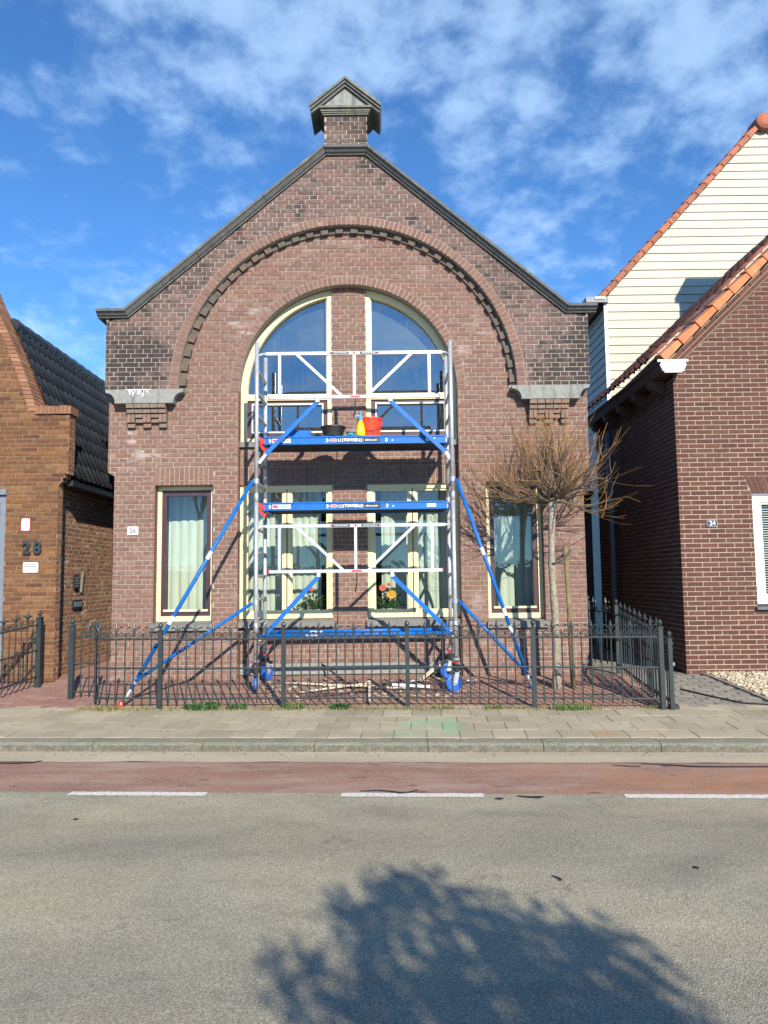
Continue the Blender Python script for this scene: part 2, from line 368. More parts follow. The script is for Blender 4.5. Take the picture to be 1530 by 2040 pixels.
def paving_mat():
    t = NT('concrete_paving')
    r = t.rnd()
    c = t.ramp(r, [(0, (.355, .305, .215)), (0.5, (.40, .345, .245)), (1, (.43, .37, .26))])
    c = t.mix(0.7, c, t.ramp(t.noise(120, 3, 0.7), [(0.3, 0.72), (0.7, 1.22)]), 'MULTIPLY')
    c = t.mix(0.8, c, t.ramp(t.noise(2.2, 6, 0.65), [(0.3, 0.76), (0.7, 1.14)]), 'MULTIPLY')
    p = t.n('ShaderNodeSeparateXYZ'); t.l(t.pos(), p.inputs[0])
    def blob(x0, x1, y0, y1, e=0.06):
        a = t.math('MULTIPLY', t.mr(p.outputs[0], x0 - e, x0 + e), t.mr(p.outputs[0], x1 + e, x1 - e))
        b = t.math('MULTIPLY', t.mr(p.outputs[1], y0 - e, y0 + e), t.mr(p.outputs[1], y1 + e, y1 - e))
        return t.math('MULTIPLY', a, b)
    g = t.math('MAXIMUM', t.math('MAXIMUM', blob(.18, .50, 7.22, 7.55, .12), blob(.52, .70, 6.95, 7.65, .12)), blob(0.0, .55, 6.98, 7.08, .08))
    g = t.math('MULTIPLY', g, t.mr(t.noise(7, 6, 0.75), 0.36, 0.60, 0, 0.85))
    c = t.mix(g, c, (.20, .46, .27))
    o = t.math('MULTIPLY', blob(1.55, 2.6, 6.72, 7.0, .1), t.mr(t.noise(4, 5, 0.65), 0.48, 0.66, 0, 0.5))
    c = t.mix(o, c, (.44, .24, .09))
    t.bump(t.noise(220, 3, 0.7), 0.35, 0.004)
    return t.done(c, 0.92, 0, 0.25)
M['paving'] = paving_mat()
def kerb_mat():
    t = NT('mossy_kerb_concrete')
    c = t.ramp(t.noise(70, 5, 0.75), [(0.3, (.12, .118, .085)), (0.5, (.25, .235, .18)), (0.72, (.46, .43, .36))])
    c = t.mix(0.7, c, t.ramp(t.noise(4, 5, 0.65), [(0.3, (.55, .6, .45)), (0.7, (1.1, 1.05, 1))]), 'MULTIPLY')
    p = t.n('ShaderNodeSeparateXYZ'); t.l(t.pos(), p.inputs[0])
    moss = t.math('MULTIPLY', t.mr(p.outputs[2], .069, .052), t.mr(t.noise(14, 5, 0.7), 0.3, 0.55, 0.35, 0.9))
    c = t.mix(moss, c, (.10, .094, .068))
    spk = t.mr(t.noise(150, 2, .5), .58, .68); c = t.mix(t.math('MULTIPLY', spk, .75), c, (.42, .39, .32))
    t.bump(t.noise(120, 5, 0.75), 0.8, 0.01); return t.done(c, 0.95)
M['kerb'] = kerb_mat()
M['clinker'] = brick_mat('clinker_paver', [(.27, .165, .125), (.30, .18, .135), (.24, .15, .12), (.33, .20, .15)], 0.5)
M['clinker_r'] = brick_mat('reddish_paver', [(.30, .17, .135), (.34, .20, .16), (.27, .155, .125)], 0.4)
M['sett'] = brick_mat('grey_sett', [(.25, .225, .19), (.29, .26, .215), (.22, .20, .17)], 0.5)
M['bed'] = plain('sandy_joint_bed', (.19, .16, .115), 0.95, 0, 0.3, 8)
M['soil'] = plain('ground_soil', (.14, .125, .085), 0.95, 0, 0.35, 3)
M['tar'] = plain('black_tar', (.022, .022, .024), 0.45)
def line_mat():
    t = NT('road_paint')
    c = t.ramp(t.noise(45, 6, 0.75), [(0.36, (.30, .28, .235)), (0.46, (.60, .57, .50)), (0.6, (.74, .715, .65))])
    return t.done(c, 0.8)
M['line'] = line_mat()
def pebble_mat():
    t = NT('pebble'); r = t.rnd()
    c = t.ramp(r, [(0.05, (.46, .37, .24)), (0.3, (.56, .48, .35)), (0.55, (.32, .27, .20)), (0.75, (.62, .56, .44)), (0.95, (.38, .27, .15))])
    return t.done(c, 0.75)
M['pebble'] = pebble_mat()

# ------------------------------------------------------------------ helpers
class MB:
    def __init__(s): s.v = []; s.f = []; s.m = []
    def add(s, vs, fs, mi=0):
        o = len(s.v); s.v += [tuple(p) for p in vs]
        s.f += [tuple(i + o for i in f) for f in fs]; s.m += [mi] * len(fs); return s
    def box(s, x0, x1, y0, y1, z0, z1, mi=0):
        return s.add([(x0, y0, z0), (x1, y0, z0), (x1, y1, z0), (x0, y1, z0), (x0, y0, z1), (x1, y0, z1), (x1, y1, z1), (x0, y1, z1)],
                     [(0, 3, 2, 1), (4, 5, 6, 7), (0, 1, 5, 4), (1, 2, 6, 5), (2, 3, 7, 6), (3, 0, 4, 7)], mi)
    def prism(s, poly, y0, y1, mi=0):            # poly: (x,z) counter clockwise seen from the front (-y)
        n = len(poly)
        vs = [(x, y0, z) for x, z in poly] + [(x, y1, z) for x, z in poly]
        fs = [tuple(range(n)), tuple(range(2 * n - 1, n - 1, -1))]
        fs += [(i, i + n, (i + 1) % n + n, (i + 1) % n) for i in range(n)]
        return s.add(vs, fs, mi)
    def beam(s, p0, p1, wd, h, up=(0, 0, 1), mi=0):
        p0 = Vector(p0); p1 = Vector(p1); d = (p1 - p0).normalized(); up = Vector(up)
        a = d.cross(up)
        if a.length < 1e-4: a = d.cross(Vector((0, 1, 0)))
        a.normalize(); b = a.cross(d).normalized()
        a *= wd / 2; b *= h / 2
        vs = [p0 - a - b, p0 + a - b, p0 + a + b, p0 - a + b, p1 - a - b, p1 + a - b, p1 + a + b, p1 - a + b]
        return s.add(vs, [(3, 2, 1, 0), (4, 5, 6, 7), (0, 1, 5, 4), (1, 2, 6, 5), (2, 3, 7, 6), (3, 0, 4, 7)], mi)
    def path(s, pts, r, n=6, mi=0, cap=True):
        pts = [Vector(p) for p in pts]; k = len(pts)
        if not hasattr(r, '__len__'): r = [r] * k
        prev = None; vs = []; fs = []
        for i, p in enumerate(pts):
            d = (pts[min(i + 1, k - 1)] - pts[max(i - 1, 0)])
            d = d.normalized() if d.length > 1e-9 else Vector((0, 0, 1))
            if prev is None:
                a = d.cross(Vector((0, 0, 1)) if abs(d.z) < 0.9 else Vector((1, 0, 0))).normalized()
            else:
                a = prev - d * prev.dot(d)
                a = a.normalized() if a.length > 1e-6 else d.orthogonal().normalized()
            prev = a; b = d.cross(a)
            for j in range(n):
                t = 2 * math.pi * j / n
                vs.append(p + (a * math.cos(t) + b * math.sin(t)) * r[i])
        for i in range(k - 1):
            for j in range(n):
                fs.append((i * n + j, i * n + (j + 1) % n, (i + 1) * n + (j + 1) % n, (i + 1) * n + j))
        if cap and n > 2:
            fs.append(tuple(range(n - 1, -1, -1))); fs.append(tuple((k - 1) * n + j for j in range(n)))
        return s.add(vs, fs, mi)
    def lathe(s, prof, c=(0, 0, 0), n=20, mi=0, axis='z'):
        vs = []; fs = []; k = len(prof)
        for r, z in prof:
            for j in range(n):
                t = 2 * math.pi * j / n
                q = (r * math.cos(t), r * math.sin(t), z)
                if axis == 'x': q = (q[2], q[0], q[1])
                if axis == 'y': q = (q[0], q[2], q[1])
                vs.append((c[0] + q[0], c[1] + q[1], c[2] + q[2]))
        for i in range(k - 1):
            for j in range(n):
                fs.append((i * n + j, i * n + (j + 1) % n, (i + 1) * n + (j + 1) % n, (i + 1) * n + j))
        fs.append(tuple(range(n - 1, -1, -1))); fs.append(tuple((k - 1) * n + j for j in range(n)))
        return s.add(vs, fs, mi)
    def mesh(s, name, mats, smooth=False):
        me = bpy.data.meshes.new(name); me.from_pydata(s.v, [], s.f)
        for m in (mats if isinstance(mats, (list, tuple)) else [mats]): me.materials.append(m)
        if len(set(s.m)) > 1: me.polygons.foreach_set('material_index', s.m)
        if smooth:
            me.polygons.foreach_set('use_smooth', [True] * len(s.f))
        me.update(); return me
    def build(s, name, mats, parent=None, smooth=False, kind=None):
        return link(name, s.mesh(name, mats, smooth), parent, kind=kind)

def pinv(o, parent):
    o.parent = parent
    p = parent; off = Vector((0, 0, 0))
    while p is not None:
        if p.type == 'EMPTY': off = p.location.copy()
        p = p.parent
    o.matrix_parent_inverse = Matrix.Translation(-off) if parent.parent is None else Matrix.Identity(4)

def link(name, me, parent=None, loc=None, rot=None, kind=None):
    o = bpy.data.objects.new(name, me); col.objects.link(o)
    if parent is not None:
        o.parent = parent
        # all parts are modelled in world coordinates; undo the offset of the thing's own origin
        o.matrix_parent_inverse = world_of(parent).inverted()
    if loc is not None: o.location = loc
    if rot is not None: o.rotation_euler = rot
    if kind: o['kind'] = kind
    return o
_W = {}
def world_of(o):
    if o.name in _W: return _W[o.name]
    m = o.matrix_basis.copy()
    if o.parent is not None: m = world_of(o.parent) @ o.matrix_parent_inverse @ m
    return m

def tag(o, label=None, cat=None, group=None, kind=None):
    if label: o['label'] = label
    if cat: o['category'] = cat
    if group: o['group'] = group
    if kind: o['kind'] = kind
    return o
def thing(name, loc, label, cat, group=None):
    o = bpy.data.objects.new(name, None); col.objects.link(o); o.location = loc
    o.empty_display_size = 0.1
    return tag(o, label, cat, group)
def text_mesh(txt, size, mat, depth=0.002, bold=0.0):
    cu = bpy.data.curves.new('lettering', 'FONT'); cu.body = txt; cu.size = size; cu.extrude = depth; cu.offset = bold
    cu.align_x = 'CENTER'; cu.align_y = 'CENTER'; cu.resolution_u = 2
    ob = bpy.data.objects.new('lettering', cu)
    me = bpy.data.meshes.new_from_object(ob); bpy.data.objects.remove(ob); bpy.data.curves.remove(cu)
    me.materials.clear(); me.materials.append(mat); return me
def put_text(txt, size, mat, parent, x, y, z, bold=0.0, sx=1.0):
    o = link('lettering', text_mesh(txt, size, mat, 0.0015, bold), parent, (x, y, z), (R(90), 0, 0))
    o.scale = (sx, 1, 1); return o

# brick layer ------------------------------------------------------
def lay_bricks(P, z0, z1, region, course=0.0615, L=0.22, joint=0.011, bond='cross', depth=0.008, phase=0.0, rnd=None):
    """P(u,z,d)->world. Returns list of bricks (8 corner params) and mortar strips."""
    rnd = rnd or rng
    bricks = []; strips = []
    n = int(math.ceil((z1 - z0) / course)); H = L / 2
    for k in range(n):
        zb = z0 + k * course; zt = min(zb + course, z1)
        e = 1e-4
        mid = region((zb + zt) / 2)
        ib, it = region(zb + e), region(zt - e)
        if len(ib) != len(mid) or len(it) != len(mid): ib = it = mid
        for (ab, bb), (at, bt) in zip(ib, it):
            strips.append((ab, bb, at, bt, zb, zt))
            lo, hi = min(ab, at), max(bb, bt)
            if bond == 'cross':
                if k % 2 == 0: step = H; off = 0.0
                else: step = L; off = H / 2 + (H if (k // 2) % 2 else 0)
            elif bond == 'half': step = L; off = (H if k % 2 else 0)
            else: step = L; off = (k * 0.37 % 1) * L
            u = math.floor((lo - off - phase) / step) * step + off + phase
            while u < hi:
                s0, s1 = u + joint / 2, u + step - joint / 2
                c0, c1 = max(s0, ab), min(s1, bb); d0, d1 = max(s0, at), min(s1, bt)
                u += step
                if max(c1 - c0, d1 - d0) < 0.02: continue
                if c1 < c0: c0 = c1 = (c0 + c1) / 2
                if d1 < d0: d0 = d1 = (d0 + d1) / 2
                full = abs(c1 - c0 - (step - joint)) < 1e-5 and abs(d1 - d0 - (step - joint)) < 1e-5 and zt - zb > course - 1e-5
                bricks.append((c0, c1, d0, d1, zb + joint / 2, zt - joint / 2, step, full))
    return bricks, strips
def brick_geo(mb, P, b, depth, j=0.0022):
    c0, c1, d0, d1, zb, zt = b[:6]
    o = [rng.uniform(-j, j) for _ in range(4)]
    q = rng.uniform(-0.0012, 0.0012)
    c0 += rng.uniform(-.002, .002); c1 += rng.uniform(-.002, .002); d0 += rng.uniform(-.002, .002); d1 += rng.uniform(-.002, .002)
    fr = [P(c0, zb + q, o[0]), P(c1, zb + q, o[1]), P(d1, zt + q, o[2]), P(d0, zt + q, o[3])]
    bk = [P(c0, zb + q, -depth), P(c1, zb + q, -depth), P(d1, zt + q, -depth), P(d0, zt + q, -depth)]
    mb.add(fr + bk, [(0, 1, 2, 3), (1, 0, 4, 5), (2, 1, 5, 6), (3, 2, 6, 7), (0, 3, 7, 4)])
def strip_geo(mb, P, s, depth):
    ab, bb, at, bt, zb, zt = s
    mb.add([P(ab, zb, -depth), P(bb, zb, -depth), P(bt, zt, -depth), P(at, zt, -depth)], [(0, 1, 2, 3)])
def front_plane(y):
    return lambda u, z, d: (u, y - d, z)

# ------------------------------------------------------------------ ground
TH = R(-3.15); cT, sT = math.cos(TH), math.sin(TH)
def ST(s, t, z): return (s * cT - (t - 7) * sT, 7 + s * sT + (t - 7) * cT, z)
def G(y, x=0.0):
    y = y + 0.055 * x
    if y < 6.7: return 0.078
    if y < 8.2: return 0.078 + (y - 6.7) / 1.5 * 0.042
    if y < 9.65: return 0.12 + (y - 8.2) * 0.0931
    return 0.255
def sheet(name, s0, s1, ts, zf, mat, kind='structure', parent=None, ns=2):
    mb = MB(); vs = []; fs = []
    for t in ts:
        for i in range(ns):
            s = s0 + (s1 - s0) * i / (ns - 1)
            x, y, _ = ST(s, t, 0); vs.append((x, y, zf(t, y)))
    for j in range(len(ts) - 1):
        for i in range(ns - 1):
            a = j * ns + i; fs.append((a, a + 1, a + ns + 1, a + ns))
    mb.add(vs, fs); o = mb.build(name, mat, parent, kind=kind if parent is None else None); return o

MB().add([(-300, -300, -0.03), (300, -300, -0.03), (300, 300, -0.03), (-300, 300, -0.03)], [(0, 1, 2, 3)]).build('ground', M['soil'], kind='structure')
road = sheet('road', -70, 70, [-2.2, 5.40], lambda t, y: 0.0, M['asphalt'])
lane = sheet('cycle_lane', -70, 70, [5.40, 6.28], lambda t, y: 0.0, M['redlane'])
# soft edge of sand washed against the kerb: uneven front line
mb = MB(); vs = []; fs = []; n = 260
for i in range(n + 1):
    s = -13 + 26 * i / n
    t0 = 6.27 + 0.035 * mnoise.noise((s * 1.7, 3, 0)) + 0.02 * mnoise.noise((s * 7, 1, 0))
    vs += [ST(s, t0, 0.004), ST(s, 6.66, 0.006)]
for i in range(n): fs.append((2 * i, 2 * i + 2, 2 * i + 3, 2 * i + 1))
mb.add(vs, fs).build('gutter', M['gutter'], kind='structure')
for k in range(-12, 13):                         # painted dashes, one metre on and one off
    s = -1.70 + k * 1.966
    if abs(s) > 14: continue
    mb = MB(); q = []; n = 64
    for i in range(n + 1):
        a = s - 0.5 + i / n
        q.append((a, 5.338 + .006 * mnoise.noise((a * 9, 1, k)) + rng.uniform(-.004, .004), 5.428 + .007 * mnoise.noise((a * 8, 5, k)) + rng.uniform(-.005, .005)))
    vs = []
    for a, b, c in q: vs += [ST(a, b - 0.03, .004), ST(a, c - 0.03, .004)]
    mb.add(vs, [(2 * i, 2 * i + 2, 2 * i + 3, 2 * i + 1) for i in range(n)]).build('lane_dash', M['line'], road)
def tar(pts, wds):
    mb = MB(); vs = []
    for i, p in enumerate(pts):
        p = Vector((p[0], p[1], 0)); a = Vector((*pts[max(i - 1, 0)], 0)); b = Vector((*pts[min(i + 1, len(pts) - 1)], 0))
        d = (b - a).normalized(); nn = Vector((-d.y, d.x, 0)) * wds[i] / 2
        vs += [(p.x - nn.x, p.y - nn.y, .007), (p.x + nn.x, p.y + nn.y, .007), (p.x, p.y, .011)]
    fs = []
    for i in range(len(pts) - 1):
        a = 3 * i; fs += [(a, a + 3, a + 5, a + 2), (a + 2, a + 5, a + 4, a + 1)]
    mb.add(vs, fs).build('tar_seam', M['tar'], road)
tar([(-.19, 5.44), (-.06, 5.455), (.02, 5.43), (.09, 5.39), (.15, 5.40), (.22, 5.45)], [.008, .02, .02, .045, .03, .012])
tar([(.74, 5.23), (.77, 5.225), (.80, 5.23)], [.015, .045, .01])
tar([(.90, 5.28), (.98, 5.255), (1.05, 5.25), (1.08, 5.26)], [.01, .03, .045, .012])
tar([(.83, 3.90), (.85, 3.885), (.865, 3.86), (.862, 3.835)], [.005, .010, .014, .010])
tar([(-3.3, 6.39), (-3.1, 6.38), (-2.98, 6.40), (-2.93, 6.45)], [.02, .035, .03, .01])
tar([(2.05, 6.12), (2.28, 6.07), (2.42, 6.02), (2.60, 6.0), (2.86, 5.99), (3.1, 5.98)], [.008, .02, .035, .02, .02, .02])
tar([(1.80, 6.08), (1.93, 6.05), (2.02, 6.03)], [.008, .016, .008])
for px_, py_ in ((-2.0, 4.9), (1.6, 4.0)):
    MB().lathe([(0.018, .003), (0.010, .006)], (px_, py_, 0), 7).build('tar_spot', M['tar'], road)

kerb = MB().add([ST(-70, 6.68, 0.02), ST(70, 6.68, 0.02), ST(70, 6.86, 0.02), ST(-70, 6.86, 0.02)], [(0, 1, 2, 3)]).build('kerb', M['bed'], kind='structure')
def ksection(s0, s1, nseg):
    mb = MB(); prof = [(6.625, -.02), (6.632, .045), (6.648, .066), (6.675, .077), (6.84, .080), (6.85, .06)]
    vs = []; fs = []; k = len(prof)
    for i in range(nseg + 1):
        s = s0 + (s1 - s0) * i / nseg
        for t, z in prof:
            vs.append(ST(s, t + 0.010 * mnoise.noise((s * 6, t * 9, z * 9)), z + (0.006 * mnoise.noise((s * 5, t * 7, 2)) if z > 0 else 0)))
    for i in range(nseg):
        for j in range(k - 1):
            a = i * k + j; fs.append((a, a + k, a + k + 1, a + 1))
    fs.append(tuple(range(k))); fs.append(tuple(nseg * k + j for j in range(k - 1, -1, -1)))
    return mb.add(vs, fs)
for i in range(-8, 8):
    s0 = -0.62 + i * 1.0
    ksection(s0 + .003, s0 + .997, 14).build('kerb_stone', M['kerb'], kerb, smooth=False)

# pavement of 30x30 slabs
pave = sheet('pavement', -60, 60, [6.84, 8.2], lambda t, y: G(t) - 0.016, M['bed'])
for r_ in range(4):
    t0 = 6.862 + r_ * 0.302
    for i in range(-19, 20):
        s0 = i * 0.302 + (0.151 if r_ % 2 else 0) + 0.07
        j = [rng.uniform(-.003, .003) for _ in range(4)]; g = 0.003
        tilt = rng.uniform(-.002, .002)
        c = [(s0 + g, t0 + g), (s0 + .302 - g, t0 + g), (s0 + .302 - g, t0 + .302 - g), (s0 + g, t0 + .302 - g)]
        vs = []
        for (s, t), jj in zip(c, j):
            x, y, _ = ST(s, t, 0); vs.append((x, y, G(t) + jj * .6 + tilt))
        b = [(x, y, z - .03) for x, y, z in vs]
        mb = MB().add(vs + b, [(0, 1, 2, 3), (0, 4, 5, 1), (1, 5, 6, 2), (2, 6, 7, 3), (3, 7, 4, 0)])
        mb.build('paving_slab', M['paving'], pave)

def pavers(name, s0, s1, t0, t1, lx, ly, mat, joint, inside=lambda x, y: True, zoff=0.0, bond=True, jit=.002):
    mb = MB(); r_ = 0; t = t0
    while t < t1:
        s = s0 - (lx / 2 if (bond and r_ % 2) else 0)
        while s < s1:
            a, b = max(s, s0) + joint / 2, min(s + lx, s1) - joint / 2
            cx, cy, _ = ST((a + b) / 2, t + ly / 2, 0)
            if b - a > .03 and inside(cx, cy):
                dz = rng.uniform(-jit, jit) + zoff; vs = []
                for ss, tt in ((a, t + joint / 2), (b, t + joint / 2), (b, t + ly - joint / 2), (a, t + ly - joint / 2)):
                    x, y, _ = ST(ss, tt, 0); vs.append((x, y, G(tt) + dz + rng.uniform(-.001, .001)))
                mb.add(vs + [(x, y, z - .02) for x, y, z in vs], [(0, 1, 2, 3), (0, 4, 5, 1), (1, 5, 6, 2), (2, 6, 7, 3), (3, 7, 4, 0)])
            s += lx
        t += ly; r_ += 1
    return mb
gard = sheet('garden_ground', -9, 9, [8.07, 8.2, 8.6, 9.0, 9.4, 9.9, 12, 18, 30], lambda t, y: G(t) - .008, M['bed'], ns=9)
# edging row along the back of the pavement, then the clinker court inside the fence
pavers('x', -6, 6, 8.075, 8.18, .5, .1, M['paving'], .006, zoff=.001).build('edging_course', M['paving'], pave)['kind'] = 'stuff'
pavers('x', -3.45, 2.95, 8.185, 9.95, .205, .0683, M['clinker'], .006).build('clinker_paving', M['clinker'], gard)['kind'] = 'stuff'
pavers('x', -6.0, -3.455, 8.185, 14.0, .205, .102, M['clinker_r'], .005).build('driveway_paving', M['clinker_r'], gard)['kind'] = 'stuff'
def in_path(x, y): return x < 4.0 + max(0, (9.62 - y)) * 0.10
pavers('x', 2.955, 6.6, 8.185, 10.0, .21, .105, M['sett'], .012, in_path).build('sett_path', M['sett'], gard)['kind'] = 'stuff'
pavers('x', 2.2, 4.0, 10.0, 14.0, .21, .105, M['sett'], .010).build('alley_paving', M['sett'], gard)['kind'] = 'stuff'
# edging stones and pebbles in front of the house on the right
mb = MB()
a = Vector((4.02, 9.56)); b = Vector((4.19, 7.98)); L_ = (b - a).length; n = int(L_ / .21)
for i in range(n):
    p = a + (b - a) * (i / n); q = a + (b - a) * ((i + .94) / n)
    mb.beam((p.x, p.y, G(p.y, p.x) + .004), (q.x, q.y, G(q.y, q.x) + .004), .05, .03)
mb.build('path_edging', M['sett'], gard)
mb = MB(); mb2 = MB()
ico = [(0, 0, 1), (.894, 0, .447), (.276, .851, .447), (-.724, .526, .447), (-.724, -.526, .447), (.276, -.851, .447), (.724, .526, -.447), (-.276, .851, -.447), (-.894, 0, -.447), (-.276, -.851, -.447), (.724, -.526, -.447), (0, 0, -1)]
icf = [(0, 1, 2), (0, 2, 3), (0, 3, 4), (0, 4, 5), (0, 5, 1), (1, 6, 2), (2, 7, 3), (3, 8, 4), (4, 9, 5), (5, 10, 1), (6, 7, 2), (7, 8, 3), (8, 9, 4), (9, 10, 5), (10, 6, 1), (11, 7, 6), (11, 8, 7), (11, 9, 8), (11, 10, 9), (11, 6, 10)]
for _ in range(7000):
    x = rng.uniform(4.0, 6.0); y = rng.uniform(7.85, 9.6)
    if in_path(x - .07, y): continue
    r = rng.uniform(.011, .026); m3 = Matrix.Rotation(rng.uniform(0, 6.3), 3, 'Z') @ Matrix.Rotation(rng.uniform(-.6, .6), 3, 'X')
    sx, sy, sz = r * rng.uniform(.9, 1.5), r * rng.uniform(.7, 1.1), r * rng.uniform(.5, .8)
    c = Vector((x, y, G(y, x) + rng.uniform(-.002, .022)))
    mb.add([c + m3 @ Vector((p[0] * sx, p[1] * sy, p[2] * sz)) for p in ico], icf)
o = mb.build('gravel', M['pebble'], smooth=True); tag(o, 'cream and brown pebbles spread below the dark red brick front', 'gravel', kind='stuff')

# ------------------------------------------------------------------ main house
XC = -0.46
house = thing('brick_house', (XC, 9.65, .255), 'brick gabled house with a big arch, cream windows and grey coping behind the scaffold', 'house')
def uP(y): return lambda u, z, d: (XC + u, y - d, z)
ZB = 0.245; ZS = 4.012
def reg_main(z):
    L = 3.08 if z < 2.95 else 3.17
    if z > ZS: L = math.sqrt(max(0, 2.24 ** 2 - (z - ZS) ** 2))
    if z > 6.25: return []
    if z < ZS: c = 1.455
    else: c = math.sqrt(max(0, 1.543 ** 2 - (z - ZS) ** 2))
    iv = [(-L, -c), (c, L)] if c > 0 else [(-L, L)]
    cuts = []
    if 0.975 < z < 3.0125: cuts += [(-2.545, -1.78), (1.80, 2.54)]
    elif 0.865 < z <= 0.975: cuts += [(-2.56, -1.765), (1.785, 2.555)]
    o = []
    for a, b in iv:
        seg = [(a, b)]
        for c0, c1 in cuts:
            nseg = []
            for p, q in seg:
                if c1 <= p or c0 >= q: nseg.append((p, q)); continue
                if p < c0: nseg.append((p, c0))
                if c1 < q: nseg.append((c1, q))
            seg = nseg
        o += seg
    return o
def reg_up(z):
    if z < 4.02 or z > 7.22: return []
    U = 3.19 if z < 4.99 else min(3.19, 0.27 + (7.215 - z) / .848)
    c2 = 2.322 ** 2 - (z - ZS) ** 2
    c = math.sqrt(c2) if c2 > 0 else 0
    if U - c < .01: return []
    return [(-U, -c), (c, U)] if c > 0 else [(-U, U)]
YB = 9.765
def reg_bay(z):
    if z < ZS: L = 1.46
    else:
        q = 1.50 ** 2 - (z - ZS) ** 2
        if q <= 0: return []
        L = math.sqrt(q)
    if .43 >= z >= .285: return []
    if z < .90: return [(-L, L)]
    if z < 2.765: return [(-.218, .235)]
    if z < 3.0125: return [(-.218, .235)]
    if z < 3.30: return [(-L, L)]
    if z < 3.345: return [(-.218, .235)]
    return [(-.218, .235)]
allb = []; stripm = MB(); stripu = MB()
def collect(P, z0, z1, region, strip, depth, **k):
    b, s = lay_bricks(P, z0, z1, region, **k)
    for q in s: strip_geo(strip, P, q, depth)
    return [(P, x) for x in b]
DM = 0.0065
bm = collect(uP(9.65), ZB, 6.26, reg_main, stripm, DM, phase=.055)
bb = collect(uP(YB), ZB, 5.6, reg_bay, stripm, DM, phase=.008)
bu = collect(uP(9.54), 4.02, 7.22, reg_up, stripu, DM, phase=.055)
stripm.build('mortar_joints', M['mortar'], house); stripu.build('weathered_mortar_joints', M['mortar_up'], house)
# the body of the building behind the front
body = MB()
body.box(XC - 3.07, XC + 3.07, 14.001, 14.1, .2, 4.6)
for sx in (-1, 1):
    for u0, u1, z0, z1 in ((2.98, 3.075, .2, 2.95), (3.06, 3.165, 2.951, 4.7)):
        a_, b_ = sorted((XC + sx * u0, XC + sx * u1)); body.box(a_, b_, 9.663, 14.0, z0, z1)
body.build('side_walls', M['brick_up'], house)
ret = MB()                                        # the thickness of the projecting upper part
ret.box(XC - 3.19, XC - 3.163, 9.548, 9.95, 4.03, 5.0); ret.box(XC + 3.163, XC + 3.19, 9.548, 9.95, 4.03, 5.0)
ret.prism([(XC - 1.95, 5.75), (XC + 1.95, 5.75), (XC + .27, 7.17), (XC - .27, 7.17)], 9.70, 9.94)
for sx in (-1, 1):
    q = [(XC + sx * 1.7, 4.03), (XC + sx * 3.16, 4.03), (XC + sx * 3.16, 4.98), (XC + sx * 2.88, 4.98), (XC + sx * 1.98, 5.74), (XC + sx * 1.7, 5.74)]
    ret.prism(q if sx > 0 else q[::-1], 9.70, 9.94)
ret.build('gable_core', M['mortar_up'], house)
rf = MB().prism([(XC - 3.1, 4.6), (XC + 3.1, 4.6), (XC + .2, 6.9), (XC - .2, 6.9)], 9.97, 14.2)
rf.build('roof', M['tile_d'], house)
# individual bricks: whole stretchers that show largest; the rest in one mesh
cand = [(P, b) for P, b in bm + bb if b[7] and b[6] > .2]
cand.sort(key=lambda q: (Vector(q[0](q[1][0], q[1][4], 0)) - Vector((0, 0, 1.52))).length)
pick = cand[:300]; pk = set(id(b) for _, b in pick)
def brick_unit(L, h, depth, name, mat):
    mb = MB(); e = .002
    f = [(-L / 2 + e, -.0015, -h / 2 + e), (L / 2 - e, -.0005, -h / 2 + e), (L / 2 - e, -.0012, h / 2 - e), (-L / 2 + e, 0, h / 2 - e)]
    g = [(-L / 2, .003, -h / 2), (L / 2, .003, -h / 2), (L / 2, .003, h / 2), (-L / 2, .003, h / 2)]
    k = [(x, depth, z) for x, y, z in g]
    mb.add(f + g + k, [(0, 1, 2, 3), (0, 4, 5, 1), (1, 5, 6, 2), (2, 6, 7, 3), (3, 7, 4, 0), (4, 8, 9, 5), (5, 9, 10, 6), (6, 10, 11, 7), (7, 11, 8, 4)])
    return mb.mesh(name, mat)
me_st = brick_unit(.209, .0505, .008, 'brick', M['brick'])
for P, b in pick:
    x, y, z = P((b[0] + b[1]) / 2, (b[4] + b[5]) / 2, 0)
    link('brick', me_st, house, (x, y + rng.uniform(-.0025, .002), z), (rng.uniform(-.012, .012), rng.uniform(-.004, .004), rng.uniform(-.006, .006)))
mb = MB()
for P, b in bm + bb:
    if id(b) not in pk: brick_geo(mb, P, b, .008)
mb.build('brickwork', M['brick'], house, kind='stuff')
mb = MB()
for P, b in bu: brick_geo(mb, P, b, .008)
mb.build('weathered_brickwork', M['brick_up'], house, kind='stuff')

